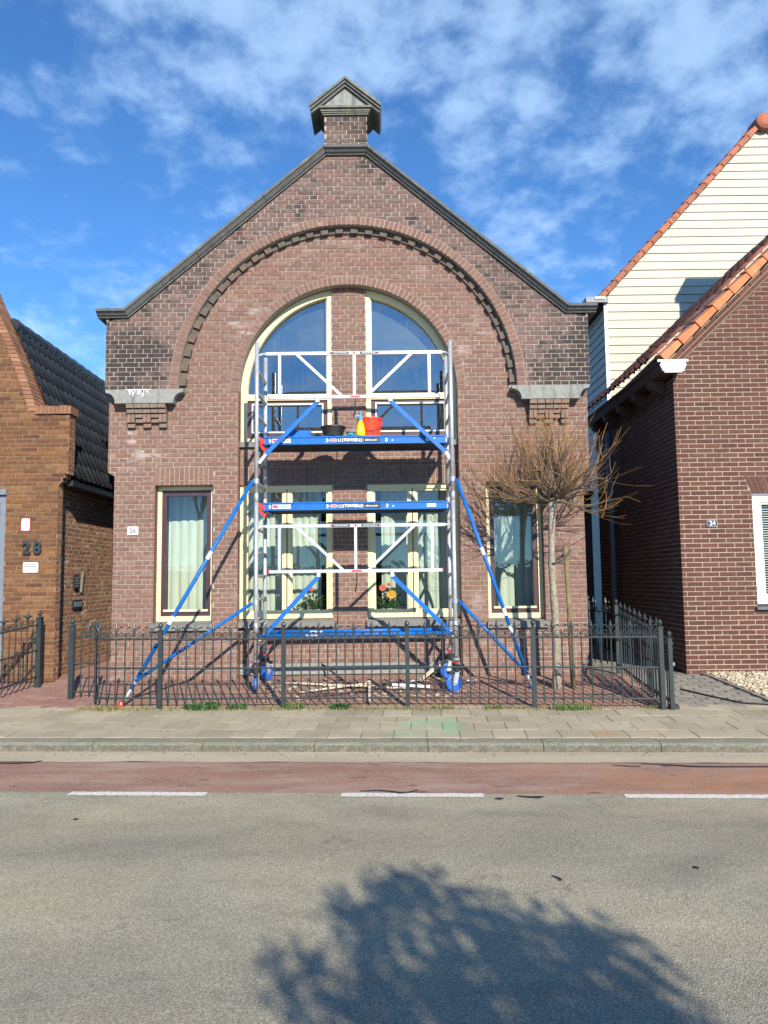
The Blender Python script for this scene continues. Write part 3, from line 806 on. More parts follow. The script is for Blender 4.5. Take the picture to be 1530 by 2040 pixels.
def wedge(r0, r1, da, y0, y1, name, mat):
    mb = MB(); h = da / 2
    p = [(r0 * math.sin(-h), r0 * math.cos(h)), (r0 * math.sin(h), r0 * math.cos(h)), (r1 * math.sin(h), r1 * math.cos(h)), (r1 * math.sin(-h), r1 * math.cos(h))]
    return mb.prism(p, y0, y1).mesh(name, mat)
def ring(name, r0, r1, n, y0, y1, mat, gap, a0=-90, a1=90, jit=.002):
    da = R(a1 - a0) / n; me = wedge(r0, r1, da - gap / r0, 0, y1 - y0, name, mat)
    for i in range(n):
        a = R(a0) + da * (i + .5)
        link(name, me, house, (XC, y0 + rng.uniform(-jit, jit), ZS), (0, a, 0))
def ring_strip(name, r0, r1, y0, y1, mat, n=90, a0=-90, a1=90):
    mb = MB(); vs = []; fs = []
    for i in range(n + 1):
        a = R(a0 + (a1 - a0) * i / n); s, c = math.sin(a), math.cos(a)
        vs += [(XC + r0 * s, y0, ZS + r0 * c), (XC + r1 * s, y0, ZS + r1 * c), (XC + r0 * s, y1, ZS + r0 * c), (XC + r1 * s, y1, ZS + r1 * c)]
    for i in range(n):
        a, b = 4 * i, 4 * i + 4
        fs += [(a, a + 1, b + 1, b), (a, b, b + 2, a + 2)]
    return mb.add(vs, fs).build(name, mat, house)
ring('arch_brick', 2.232, 2.338, 112, 9.522, 9.66, M['brick'], .011)
ring_strip('arch_mortar', 2.229, 2.345, 9.529, 9.66, M['mortar'])
ring('arch_brick', 1.452, 1.560, 72, 9.642, 9.775, M['brick'], .011)
ring_strip('arch_mortar', 1.450, 1.566, 9.648, 9.775, M['mortar'])
# dentil course under the big arch
ring('dentil_brick', 2.142, 2.229, 34, 9.588, 9.66, M['dentil'], .100, -89.5, 89.5, .003)
ring('dentil_back_brick', 2.150, 2.229, 34, 9.622, 9.66, M['dentil'], .108, -92.1, 86.9, .003)
ring_strip('dentil_bed', 2.146, 2.229, 9.642, 9.66, M['mortar_up'])
# soldier courses over the windows
def soldiers(x0, x1, z0, z1, y, n):
    wd = (x1 - x0) / n; me = MB().box(-wd / 2 + .0055, wd / 2 - .0055, -.002, .03, 0, z1 - z0 - .011).mesh('soldier_brick', M['brick'])
    for i in range(n):
        short = (i % 2 == 1)
        o = link('soldier_brick', me, house, (x0 + wd * (i + .5), y + rng.uniform(-.002, .002), z0 + .004))
        if short:
            o.scale = (1, 1, .70); o.location.z = z0 + .004 + (z1 - z0) * .28
            link('soldier_brick', me, house, (x0 + wd * (i + .5), y + rng.uniform(-.002, .002), z0 + .004)).scale = (1, 1, .24)
    MB().box(x0, x1, y + .006, y + .09, z0, z1).build('soldier_bed', M['mortar'], house)
soldiers(XC - 2.545, XC - 1.78, 2.765, 3.0125, 9.65, 12)
soldiers(XC + 1.80, XC + 2.54, 2.765, 3.0125, 9.65, 12)
soldiers(XC - 1.46, XC - .218, 2.765, 3.0125, YB, 20)
soldiers(XC + .235, XC + 1.46, 2.765, 3.0125, YB, 20)
# jambs of the bay and of the small windows: courses of returned headers
mb = MB(); ms = MB(); k = 0; z = ZB
while z < ZS - .03:
    for sx in (-1, 1):
        mb.box(XC + sx * 1.455 - .004, XC + sx * 1.455 + .004, 9.655, YB + .02, z + .0055, z + .056)
    z += .0615
for sx in (-1, 1): ms.box(XC + sx * 1.463 - .006, XC + sx * 1.463 + .006, 9.657, YB + .02, ZB, ZS)
mb.build('jamb_brickwork', M['brick'], house, kind='stuff'); ms.build('jamb_mortar', M['mortar'], house)
for x in (XC - 2.548, XC - 1.777, XC + 1.797, XC + 2.543): MB().box(x - .003, x + .003, 9.657, 9.86, .87, 2.77).build('reveal', M['brick'], house)

# coping along the gable, as separate stones
def mitre_path(pts):
    out = []
    for i, p in enumerate(pts):
        p = Vector(p)
        d0 = (p - Vector(pts[i - 1])).normalized() if i else None
        d1 = (Vector(pts[i + 1]) - p).normalized() if i < len(pts) - 1 else None
        if d0 is None: d0 = d1
        if d1 is None: d1 = d0
        n0 = Vector((-d0.y, d0.x)); n1 = Vector((-d1.y, d1.x)); m = (n0 + n1).normalized(); m /= max(.3, m.dot(n0))
        out.append((p, m))
    return out
COP = [(9.53, 0.0), (9.510, 0.0), (9.510, .014), (9.495, .018), (9.482, .026), (9.470, .040), (9.455, .054), (9.452, .060), (9.432, .064), (9.430, .098), (9.95, .112), (9.95, 0.0)]
def coping_piece(a, b, prof=COP, mat='coping', par=None, name='coping_stone', g=.003):
    (p, m), (q, n2) = a, b
    d = (q - p).normalized() * g
    vs = []; k = len(prof)
    for (c, mm, s) in ((p, m, 1), (q, n2, -1)):
        for y, h in prof: vs.append((XC + c.x + d.x * s + mm.x * h, y, c.y + d.y * s + mm.y * h))
    fs = [(i, (i + 1) % k, (i + 1) % k + k, i + k) for i in range(k)] + [tuple(range(k - 1, -1, -1)), tuple(range(k, 2 * k))]
    MB().add(vs, fs).build(name, M[mat], par or house)
pts = [(-3.30, 4.99), (-2.895, 4.99), (-.265, 7.215), (.265, 7.215), (2.895, 4.99), (3.30, 4.99)]
mp = mitre_path(pts)
def sub(a, b, ts):
    (p, m), (q, n2) = a, b; d = (q - p).normalized(); nn = Vector((-d.y, d.x))
    st = [a] + [(p.lerp(q, t), nn) for t in ts] + [b]
    for i in range(len(st) - 1): coping_piece(st[i], st[i + 1])
coping_piece(mp[0], mp[1]); sub(mp[1], mp[2], (.36, .70)); coping_piece(mp[2], mp[3]); sub(mp[3], mp[4], (.30, .64)); coping_piece(mp[4], mp[5])

# pedestal on the top of the gable
def reg_ped(z): return [(-.288, .288)]
pb, psr = lay_bricks(uP(9.53), 7.335, 7.83, reg_ped, course=.0615, phase=.066)
mb = MB()
for s_ in psr: strip_geo(mb, uP(9.53), s_, DM)
mb.box(XC - .282, XC + .282, 9.54, 9.93, 7.31, 7.84); mb.build('pedestal_core', M['mortar_up'], house)
for b in pb:
    mb = MB(); brick_geo(mb, uP(9.53), b, .008); mb.build('pedestal_brick', M['brick_up'], house)
cap = MB()
cap.box(XC - .315, XC + .315, 9.505, 9.96, 7.80, 7.815); 
for i, (o_, z0, z1) in enumerate([(.022, 7.78, 7.80), (.035, 7.80, 7.82), (.048, 7.82, 7.845), (.072, 7.852, 7.882)]):
    cap.box(XC - .288 - o_, XC + .288 + o_, 9.53 - o_, 9.94 + o_, z0 + .001 * i, z1)
cap.build('cap_moulding', M['cap'], house)
# little pedimented roof: raking slabs with a moulded underside, running back
W2, EV, AP = .485, 7.885, 8.275
for sx in (-1, 1):
    for mt_, (o0, o1, y0) in zip(('cap', 'coping', 'coping'), ((0, .030, 9.415), (.032, .060, 9.438), (.062, .092, 9.465))):
        def rk(t, o): # o perpendicular drop
            nx, nz = .626, .78
            return (XC + sx * (W2 * t - nx * o * 0 - (o * .25 if t else 0)), AP + (EV - AP) * t - o * 1.22)
        q = [rk(1, o0), rk(1, o1), rk(0, o1), rk(0, o0)]
        if sx > 0: q = q[::-1]
        MB().prism(q, y0, 10.02 - (y0 - 9.415)).build('pediment_slab', M[mt_], house)
MB().prism([(XC - .33, 7.885), (XC + .33, 7.885), (XC, 8.15)], 9.50, 9.95).build('pediment', M['stone'], house)

# stone consoles and the brick corbels below them
def console(sx):
    x0, x1 = 2.155, 3.17         # |u| inner, outer
    zt, zb_ = 4.018, 3.835
    poly = [(x0, zt), (x0, zt - .035)]
    for i in range(7):
        a = i / 6 * math.pi / 2; poly.append((x0 + .012 + .113 * math.sin(a), zt - .045 - .125 * (1 - math.cos(a))))
    poly += [(x0 + .125, zb_), (x1 - .125, zb_)]
    for i in range(7):
        a = (1 - i / 6) * math.pi / 2; poly.append((x1 - .012 - .113 * math.sin(a), zt - .045 - .125 * (1 - math.cos(a))))
    poly += [(x1, zt - .035), (x1, zt)]
    pp = [(XC + sx * x, z) for x, z in poly]
    if sx < 0: pp = pp[::-1]
    pp = pp[::-1] if False else pp
    MB().prism(pp, 9.505, 9.66).build('console_stone', M['stone'], house)
    if sx < 0:
        mb = MB()
        for i in range(9):
            u = rng.uniform(-2.86, -2.60); wd = rng.uniform(.008, .022); h = rng.uniform(.03, .10)
            x = XC + u; mb.add([(x - wd, 9.503, 4.016), (x + wd, 9.503, 4.016), (x + wd * .2, 9.503, 4.016 - h), (x - wd * .2, 9.503, 4.016 - h)], [(0, 3, 2, 1)])
        mb.box(XC - 2.90, XC - 2.58, 9.500, 9.503, 4.011, 4.0185)
        mb.build('lime_streak', M['lime'], house)
    c0, c1 = 2.385, 2.905
    def cb(u0, u1, y, z0, z1):
        a, b = sorted((XC + sx * u0, XC + sx * u1)); MB().box(a + .004, b - .004, y, 9.66, z0 + .004, z1 - .004).build('corbel_brick', M['corbel'], house)
    n = 5; wd = (c1 - c0) / n
    for i in range(n):
        cb(c0 + i * wd, c0 + (i + 1) * wd, 9.515, 3.772, 3.833)
        cb(c0 + i * wd, c0 + (i + 1) * wd, 9.545, 3.710, 3.772)
        if i % 2 == 0:
            cb(c0 + i * wd, c0 + (i + .5) * wd, 9.568, 3.590, 3.710); cb(c0 + (i + .5) * wd, c0 + (i + 1) * wd, 9.568, 3.590, 3.710)
            cb(c0 + i * wd, c0 + (i + 1) * wd, 9.60, 3.525, 3.588)
        else:
            cb(c0 + i * wd, c0 + (i + 1) * wd, 9.572, 3.652, 3.708); cb(c0 + i * wd, c0 + (i + 1) * wd, 9.60, 3.592, 3.650)
console(-1); console(1)
# plinth stone in the bay, and sills
MB().box(XC - 1.455, XC + .02, 9.735, 9.80, .288, .428).build('plinth_stone', M['stone'], house)
MB().box(XC + .026, XC + 1.455, 9.735, 9.80, .288, .428).build('plinth_stone', M['stone'], house)
def sill(x0, x1, y0, y1, z0, z1):
    return MB().add([(x0, y0, z0), (x1, y0, z0), (x1, y1, z0), (x0, y1, z0), (x0, y0, z1 - .035), (x1, y0, z1 - .035), (x1, y1, z1), (x0, y1, z1)],
                    [(0, 3, 2, 1), (4, 5, 6, 7), (0, 1, 5, 4), (1, 2, 6, 5), (2, 3, 7, 6), (3, 0, 4, 7)]).build('window_sill', M['sill'], house)
sill(XC - 2.575, XC - 1.76, 9.60, 9.83, .872, .985); sill(XC + 1.78, XC + 2.57, 9.60, 9.83, .865, .98)
sill(XC - 1.452, XC - .205, 9.70, 9.86, .895, 1.005); sill(XC + .222, XC + 1.452, 9.70, 9.86, .895, 1.005)
MB().box(XC - 1.452, XC - .225, 9.715, 9.86, 3.275, 3.345).build('window_sill', M['sill'], house)
MB().box(XC + .242, XC + 1.452, 9.715, 9.86, 3.275, 3.345).build('window_sill', M['sill'], house)

# windows --------------------------------------------------------
def fr(x0, x1, z0, z1, wl, wr, wb, wt, y0, y1, parent, mat, name):
    mb = MB()
    mb.box(x0, x0 + wl, y0, y1, z0, z1); mb.box(x1 - wr, x1, y0, y1, z0, z1)
    mb.box(x0 + wl, x1 - wr, y0 + .0015, y1, z0, z0 + wb); mb.box(x0 + wl, x1 - wr, y0 + .0015, y1, z1 - wt, z1)
    return mb.build(name, mat, parent)
def pane(x0, x1, z0, z1, y, parent, mat='glass'):
    return MB().add([(x0, y, z0), (x1, y, z0), (x1, y, z1), (x0, y, z1)], [(0, 1, 2, 3)]).build('pane', M[mat], parent)
def small_window(x0, x1, z0, z1):
    wdw = fr(x0, x1, z0, z1, .055, .055, .066, .050, 9.785, 9.88, house, M['cream'], 'window')
    a, b, c, d = x0 + .055, x1 - .055, z0 + .066, z1 - .050
    fr(a, b, c, d, .062, .062, .085, .075, 9.805, 9.87, wdw, M['plum'], 'sash')
    MB().box(a + .035, b - .035, 9.788, 9.804, c + .060, c + .088).build('bottom_bead', M['cream'], wdw)
    pane(a + .06, b - .06, c + .083, d - .07, 9.84, wdw)
small_window(XC - 2.545, XC - 1.78, .985, 2.765); small_window(XC + 1.80, XC + 2.54, .98, 2.765)
def big_lower(x0, x1, z0, z1, mull):
    wdw = fr(x0, x1, z0, z1, .078, .060, .060, .055, 9.80, 9.90, house, M['cream'], 'window')
    MB().box(mull - .042, mull + .042, 9.806, 9.89, z0 + .06, z1 - .055).build('mullion', M['cream'], wdw)
    MB().box(mull - .006, mull + .006, 9.796, 9.806, z0 + .06, z1 - .055).build('mullion_groove', M['plum'], wdw)
    for a, b in ((x0 + .078, mull - .042), (mull + .042, x1 - .060)):
        fr(a, b, z0 + .06, z1 - .055, .026, .026, .045, .030, 9.822, 9.88, wdw, M['cream'], 'sash')
        pane(a + .025, b - .025, z0 + .10, z1 - .08, 9.86, wdw)
big_lower(XC - 1.455, XC - .222, 1.005, 2.765, XC - .83); big_lower(XC + .239, XC + 1.455, 1.005, 2.765, XC + .84)
def arc_pts(r, x_from, x_to, n=22):
    out_ = []
    for i in range(n + 1):
        x = x_from + (x_to - x_from) * i / n
        out_.append((XC + x, ZS + math.sqrt(max(0, r * r - x * x))))
    return out_
def upper_window(sx):
    xi = .222 if sx < 0 else .239; Ro = 1.452; fw = .088; y0, y1 = 9.805, 9.90
    zt = 3.985                                   # underside of the transom zone
    def X(u): return XC + sx * u
    rootm = MB()
    # arch member as short segments
    n = 26; a0 = math.asin(xi / Ro); vs = []; fs = []
    for i in range(n + 1):
        a = a0 + (math.pi / 2 - a0) * i / n
        for r_, y in ((Ro, y0), (Ro - fw, y0), (Ro - fw, y1), (Ro, y1)):
            vs.append((X(r_ * math.sin(a)), y, ZS + r_ * math.cos(a)))
    for i in range(n):
        for j in range(4): fs.append((4 * i + j, 4 * i + 4 + j, 4 * i + 4 + (j + 1) % 4, 4 * i + (j + 1) % 4))
    rootm.add(vs, fs)
    def bx(u0, u1, z0, z1, ya=y0, yb=y1, m=rootm):
        p, q = sorted((X(u0), X(u1))); m.box(p, q, ya, yb, z0, z1)
    bx(Ro - fw, Ro, 3.345, ZS)                      # outer jamb
    bx(xi, xi + .062, 3.345, ZS + math.sqrt(Ro * Ro - (xi + .06) ** 2) - .05, y0 - .004, y1)
    bx(xi + .062, Ro - fw, 3.345, 3.405, y0 + .002)
    wdw = rootm.build('window', M['cream'], house)
    m2 = MB(); bx(xi + .062, Ro - fw, 3.92, 3.955, y0 - .012, y1, m2); bx(xi + .062, Ro - fw, 3.962, 3.995, y0 + .006, y1, m2); m2.build('transom', M['cream'], wdw)
    # lunette bead and pane
    m3 = MB(); poly = []
    ra = Ro - fw - .0; u0 = xi + .062
    arc = [(X(u), ZS + math.sqrt(max(0, ra * ra - u * u))) for u in [u0 + (ra * .9999 - u0) * (math.sin(i / 20 * math.pi / 2)) for i in range(21)]]
    poly = [(X(u0), 3.995)] + arc + [(X(ra), 3.995)]
    m3.add([(x, 9.875, z) for x, z in poly], [tuple(range(len(poly)))]); m3.build('pane', M['glass_up'], wdw)
    m4 = MB(); bx(u0, u0 + .016, 3.995, ZS + math.sqrt(ra * ra - u0 * u0) - .01, y0 + .03, y1, m4); bx(u0, ra, 3.995, 4.012, y0 + .03, y1, m4); m4.build('glazing_bead', M['bead'], wdw)
    # the tilting light below the transom
    p, q = sorted((X(xi + .062), X(Ro - fw)))
    sash = fr(p, q, 3.405, 3.92, .085, .085, .10, .058, y0 + .014, y1, wdw, M['plum'], 'tilting_sash')
    fr(p + .058, q - .058, 3.478, 3.880, .018, .018, .018, .020, y0 + .004, y1 - .02, wdw, M['bead'], 'glazing_bead')
    pane(p + .075, q - .075, 3.495, 3.862, 9.865, wdw, 'glass_up')
upper_window(-1); upper_window(1)

# dim rooms behind the glass
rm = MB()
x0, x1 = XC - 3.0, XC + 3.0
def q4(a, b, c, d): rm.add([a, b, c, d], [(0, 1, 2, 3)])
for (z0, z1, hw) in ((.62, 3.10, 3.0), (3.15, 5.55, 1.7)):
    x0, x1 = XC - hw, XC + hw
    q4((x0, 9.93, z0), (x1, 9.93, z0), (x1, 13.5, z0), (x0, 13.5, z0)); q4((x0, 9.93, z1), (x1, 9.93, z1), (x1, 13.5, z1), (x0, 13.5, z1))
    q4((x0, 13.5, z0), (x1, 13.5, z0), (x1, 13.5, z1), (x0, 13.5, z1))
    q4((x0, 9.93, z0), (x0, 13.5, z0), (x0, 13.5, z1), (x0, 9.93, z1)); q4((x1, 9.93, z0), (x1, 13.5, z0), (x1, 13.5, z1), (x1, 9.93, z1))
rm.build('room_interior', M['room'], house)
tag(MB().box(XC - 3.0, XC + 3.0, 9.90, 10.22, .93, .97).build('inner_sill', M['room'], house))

def curtain(x0, x1, z0, z1, y, nf, label, amp=.03, seed=0):
    r2 = random.Random(seed); n = nf * 10; m = 12; vs = []; fs = []
    ph = [r2.uniform(-.25, .25) for _ in range(nf + 2)]; am = [r2.uniform(.7, 1.2) for _ in range(nf + 2)]
    for j in range(m + 1):
        for i in range(n + 1):
            t = i / n * nf; k = int(t); a = am[k] * (1 - (t - k)) + am[k + 1] * (t - k)
            yy = y - amp * a * (abs(math.sin(math.pi * (t + ph[0]))) ** .6) * (1 + .15 * math.sin(j * .5 + k))
            vs.append((x0 + (x1 - x0) * i / n, yy, z0 + (z1 - z0) * j / m))
    for j in range(m):
        for i in range(n): a = j * (n + 1) + i; fs.append((a, a + 1, a + n + 2, a + n + 1))
    o = MB().add(vs, fs).build('curtain', M['curtain'], smooth=True)
    return tag(o, label, 'curtain')
YC = 10.34
curtain(XC - 2.55, XC - 1.83, .99, 2.95, YC, 6, 'pale curtain in the narrow window beside house number 26', .035, 1)
curtain(XC - 1.52, XC - .93, .99, 2.95, YC, 6, 'pale pleated curtain left of the mullion in the lower window behind the left scaffold frame', .035, 2)
curtain(XC - .90, XC - .42, .99, 2.95, YC, 5, 'pale pleated curtain beside the dark gap behind the small green pot plant', .035, 3)
curtain(XC + .42, XC + .80, .99, 2.95, YC, 4, 'pale pleated curtain behind the yellow flowering pot plant', .035, 4)
curtain(XC + .93, XC + 1.60, .99, 2.95, YC, 6, 'pale pleated curtain behind the right scaffold frame', .035, 5)
curtain(XC + 1.80, XC + 2.68, .99, 2.95, YC, 7, 'pale curtain in the narrow window behind the pollarded tree trunk', .035, 6)

# ------------------------------------------------------------------ house on the right (24)
XR = 3.845; YR = 9.60
rh = thing('brick_house', (XR, YR, .255), 'dark red brick house with orange verge tiles and number plate 24', 'house')
SLR = .943
def reg_r(z):
    a = XR if z < 4.20 else XR + (z - 4.20) / SLR
    iv = [(a, 7.8)]
    def cutv(iv, c0, c1):
        o = []
        for p, q in iv:
            if c1 <= p or c0 >= q: o.append((p, q)); continue
            if p < c0: o.append((p, c0))
            if c1 < q: o.append((c1, q))
        return o
    if 1.06 < z < 2.565: iv = cutv(iv, 4.80, 6.2)
    elif 2.565 <= z < 2.79: t = (z - 2.565) / .225; iv = cutv(iv, 4.795 - .085 * t, 6.205 + .085 * t)
    return iv
PR = lambda u, z, d: (u, YR - d, z)
rb, rs = lay_bricks(PR, .245, 6.4, reg_r, course=.0622, L=.215, joint=.0115, bond='half', phase=.03)
sm = MB()
for s in rs: strip_geo(sm, PR, s, .005)
PRs = lambda u, z, d: (XR - d, u, z)
rbs, rss = lay_bricks(PRs, .245, 4.12, lambda z: [(YR + .001, 13.2)], course=.0622, L=.215, joint=.0115, bond='half', phase=.1)
for s in rss: strip_geo(sm, PRs, s, .005)
sm.build('mortar_joints', M['mortar_r'], rh)
cand = [b for b in rb if b[7] and b[1] < 5.35 and b[4] < 5.2]
cand.sort(key=lambda b: math.hypot(b[0], b[4] - 1.5))
pick = cand[:290]; pk = set(id(b) for b in pick)
me = brick_unit(.2035, .0507, .007, 'brick', M['brick_r'])
for b in pick:
    link('brick', me, rh, ((b[0] + b[1]) / 2, YR + rng.uniform(-.0018, .001), (b[4] + b[5]) / 2), (rng.uniform(-.01, .01), 0, rng.uniform(-.005, .005)))
mb = MB()
for b in rb:
    if id(b) not in pk: brick_geo(mb, PR, b, .007, .0012)
for b in rbs: brick_geo(mb, PRs, b, .007, .0012)
mb.build('brickwork', M['brick_r'], rh, kind='stuff')
# slanting rows of bricks along the verge, flat arch over the window
def verge_row(off, y):
    d = Vector((1, SLR)).normalized(); nn = Vector((-d.y, d.x)); p0 = Vector((XR - .02, 4.20)); L_ = .215; i = 0
    while i < 22:
        a = p0 + d * (i * L_ + (.0 if off < .05 else .1)) + nn * off
        q = [a + d * .006, a + d * (L_ - .006), a + d * (L_ - .006) + nn * .052, a + d * .006 + nn * .052]
        MB().prism([(v.x, v.y) for v in q], y, YR + .05).build('verge_brick', M['brick_r'], rh); i += 1
verge_row(.008, YR - .004); verge_row(.070, YR - .010)
d = Vector((1, SLR)).normalized(); nn = Vector((-d.y, d.x)); a = Vector((XR - .06, 4.16)); b = a + d * 5
MB().prism([(a.x, a.y), (b.x, b.y), (b.x + nn.x * .14, b.y + nn.y * .14), (a.x + nn.x * .14, a.y + nn.y * .14)], YR + .004, YR + .06).build('verge_bed', M['mortar_r'], rh)
for i in range(16):
    x0 = 4.80 - .085 + i * .0655 + .004; sl = .085 - i * .007
    q = [(4.80 + i * .0625 + .005, 2.572), (4.80 + (i + 1) * .0625 - .005, 2.572), (4.715 + (i + 1) * .068 - .005, 2.786), (4.715 + i * .068 + .005, 2.786)]
    MB().prism(q, YR - .001, YR + .04).build('arch_brick', M['brick_r'], rh)
MB().box(4.70, 6.2, YR + .006, YR + .05, 2.567, 2.79).build('arch_bed', M['mortar_r'], rh)
wdw = fr(4.80, 6.20, 1.13, 2.53, .105, .105, .09, .075, YR + .02, YR + .12, rh, M['white'], 'window')
MB().box(4.80, 6.20, YR + .012, YR + .10, 2.535, 2.562).build('head_trim', M['grey_metal'], wdw)
pane(4.905, 6.095, 1.22, 2.455, YR + .08, wdw, 'glass_dim')
fr(4.905, 6.095, 1.22, 2.455, .03, .03, .03, .03, YR + .04, YR + .10, wdw, M['white'], 'sash')
for i in range(38):
    z = 1.26 + i * .0315
    MB().box(4.94, 6.06, YR + .12, YR + .14, z, z + .007).build('blind_slat', M['bead'], wdw)
MB().box(4.90, 6.1, YR + .30, YR + .32, 1.15, 2.5).build('dark_room_sheet', M['room'], wdw)  # dark sheet behind the slats in place of the unlit room
MB().add([(4.77, YR - .05, 1.06), (6.25, YR - .05, 1.06), (6.25, YR + .1, 1.06), (4.77, YR + .1, 1.06), (4.77, YR - .05, 1.085), (6.25, YR - .05, 1.085), (6.25, YR + .1, 1.128), (4.77, YR + .1, 1.128)],
         [(0, 3, 2, 1), (4, 5, 6, 7), (0, 1, 5, 4), (1, 2, 6, 5), (2, 3, 7, 6), (3, 0, 4, 7)]).build('window_sill', M['dark_zinc'], rh)
# body of the house and roof planes
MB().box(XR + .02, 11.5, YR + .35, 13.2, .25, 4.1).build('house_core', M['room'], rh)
RX, RZ = 7.85, 4.30 + (7.85 - 3.62) * SLR
MB().prism([(3.70, 4.28), (11.9, 4.28), (RX, RZ - .10)], YR + .06, 13.15).build('roof_deck', M['deck'], rh)
# gutter box with brackets along the eave
gb = MB()
gb.box(3.60, 3.95, 9.44, 13.0, 4.275, 4.31)
gb.add([(3.66, 9.46, 4.16), (3.90, 9.46, 4.16), (3.94, 9.46, 4.275), (3.62, 9.46, 4.275), (3.66, 13, 4.16), (3.90, 13, 4.16), (3.94, 13, 4.275), (3.62, 13, 4.275)],
       [(0, 1, 2, 3), (7, 6, 5, 4), (0, 3, 7, 4), (0, 4, 5, 1), (1, 5, 6, 2)])
gb.build('gutter_box', M['brown'], rh)
e = MB(); e.box(3.585, 3.985, 9.425, 9.44, 4.285, 4.315)
e.add([(3.655, 9.43, 4.165), (3.925, 9.43, 4.165), (3.965, 9.43, 4.255), (3.615, 9.43, 4.255), (3.655, 9.46, 4.165), (3.925, 9.46, 4.165), (3.965, 9.46, 4.255), (3.615, 9.46, 4.255)],
      [(0, 1, 2, 3), (0, 3, 7, 4), (1, 5, 6, 2), (0, 4, 5, 1)])
e.box(3.63, 3.95, 9.432, 9.46, 4.258, 4.282); e.box(3.675, 3.905, 9.435, 9.46, 4.145, 4.163)
e.build('gutter_end', M['white'], rh)
for y in (9.9, 10.6, 11.3, 12.0, 12.7):
    MB().prism([(3.66, 4.06), (3.84, 3.92), (3.84, 4.155), (3.64, 4.155)], y, y + .12).build('eave_bracket', M['brown'], rh)
# downpipe in the alley
mb = MB(); mb.path([(3.735, 12.1, 3.9), (3.735, 12.1, .3)], .052, 10)
for z in (1.2, 2.4, 3.4): mb.lathe([(.058, z), (.058, z + .05)], (3.735, 12.1, 0), 10)
mb.build('downpipe', M['dark_zinc'], rh, smooth=True)
# roof tiles on the slope facing the alley
ang = math.atan(SLR); ex = Vector((math.cos(ang), 0, math.sin(ang))); nrm = Vector((-math.sin(ang), 0, math.cos(ang)))
def pantile(wd, ln, th, mat, n=6, amp=.03, roll=False):
    mb = MB(); vs = []; fs = []
    def hh(t): return amp * max(0.0, math.cos(2 * math.pi * t)) ** .8 if roll else amp * math.sin(t * 2 * math.pi)
    for j, (x, dz) in enumerate(((0, .006 if roll else .016), (ln, 0.0))):
        for i in range(n + 1):
            t = i / n; h = hh(t)
            vs.append((x, t * wd, h + dz))
        for i in range(n + 1):
            t = i / n; h = hh(t); vs.append((x, t * wd, h + dz - th))
    k = 2 * (n + 1)
    for i in range(n):
        fs.append((i, i + 1, k + i + 1, k + i)); fs.append((i, n + 1 + i, n + 2 + i, i + 1))
    fs.append((0, k, k + n + 1, n + 1)); fs.append((n, 2 * n + 1, k + 2 * n + 1, k + n))
    return mb.add(vs, fs).mesh('roof_tile', mat, True)
pm = pantile(.235, .36, .02, M['tile_m'])
rotm = Matrix((ex, (0, 1, 0), nrm)).transposed().to_euler()
for r_ in range(12):
    for c in range(14):
        y = 9.72 + c * .235; p = Vector((3.66, y, 4.335)) + ex * (r_ * .325) + nrm * .105
        link('roof_tile', pm, rh, p + Vector((rng.uniform(-.006, .006), 0, 0)), rotm)
vm = MB()
vm.add([(0, -.012, .056), (.345, .004, .034), (.345, .10, .066), (0, .10, .086), (.345, .2, .05), (0, .2, .07), (0, -.012, -.056), (.345, .004, -.04), (0, .02, -.056), (.345, .02, -.04)],
       [(0, 1, 2, 3), (3, 2, 4, 5), (6, 7, 1, 0), (6, 0, 3, 5, 8), (1, 7, 9, 4, 2), (8, 9, 7, 6)])
vme = vm.mesh('verge_tile', M['tile_o'])
for i in range(12):
    rj = rotm.copy(); rj.x += rng.uniform(-.03, .03); rj.y += rng.uniform(-.012, .012)
    link('verge_tile', vme, rh, Vector((3.66, 9.47 + rng.uniform(-.006, .006), 4.335)) + ex * (.02 + i * .325 + rng.uniform(-.005, .005)) + nrm * (-.005 + rng.uniform(-.005, .005)), rj)
ch = MB().box(7.55, 8.25, 10.9, 11.55, 6.5, 9.52)
chm = ch.build('chimney', M['brick_r'], rh)
MB().box(7.48, 8.32, 10.83, 11.62, 9.525, 9.62).build('chimney_cap', M['coping'], chm)

o = thing('house_number', (4.26, YR, 2.18), 'small black enamel plate with the white number 24 on dark red bricks', 'number plate')
def plate(x0, x1, z0, z1, y, par, mat, name, c=.012, th=.008):
    q = [(x0 + c, z0), (x1 - c, z0), (x1, z0 + c), (x1, z1 - c), (x1 - c, z1), (x0 + c, z1), (x0, z1 - c), (x0, z0 + c)]
    return MB().prism(q, y - th, y).build(name, M[mat], par)
plate(4.185, 4.335, 2.128, 2.228, YR - .006, o, 'sticker_black', 'rim', .018, .008)
plate(4.190, 4.330, 2.133, 2.223, YR - .0145, o, 'sticker', 'border', .018, .001)
plate(4.193, 4.327, 2.136, 2.220, YR - .016, o, 'sticker_black', 'field', .016, .001)
put_text('24', .080, M['sticker'], o, 4.26, YR - .019, 2.178, .0015)

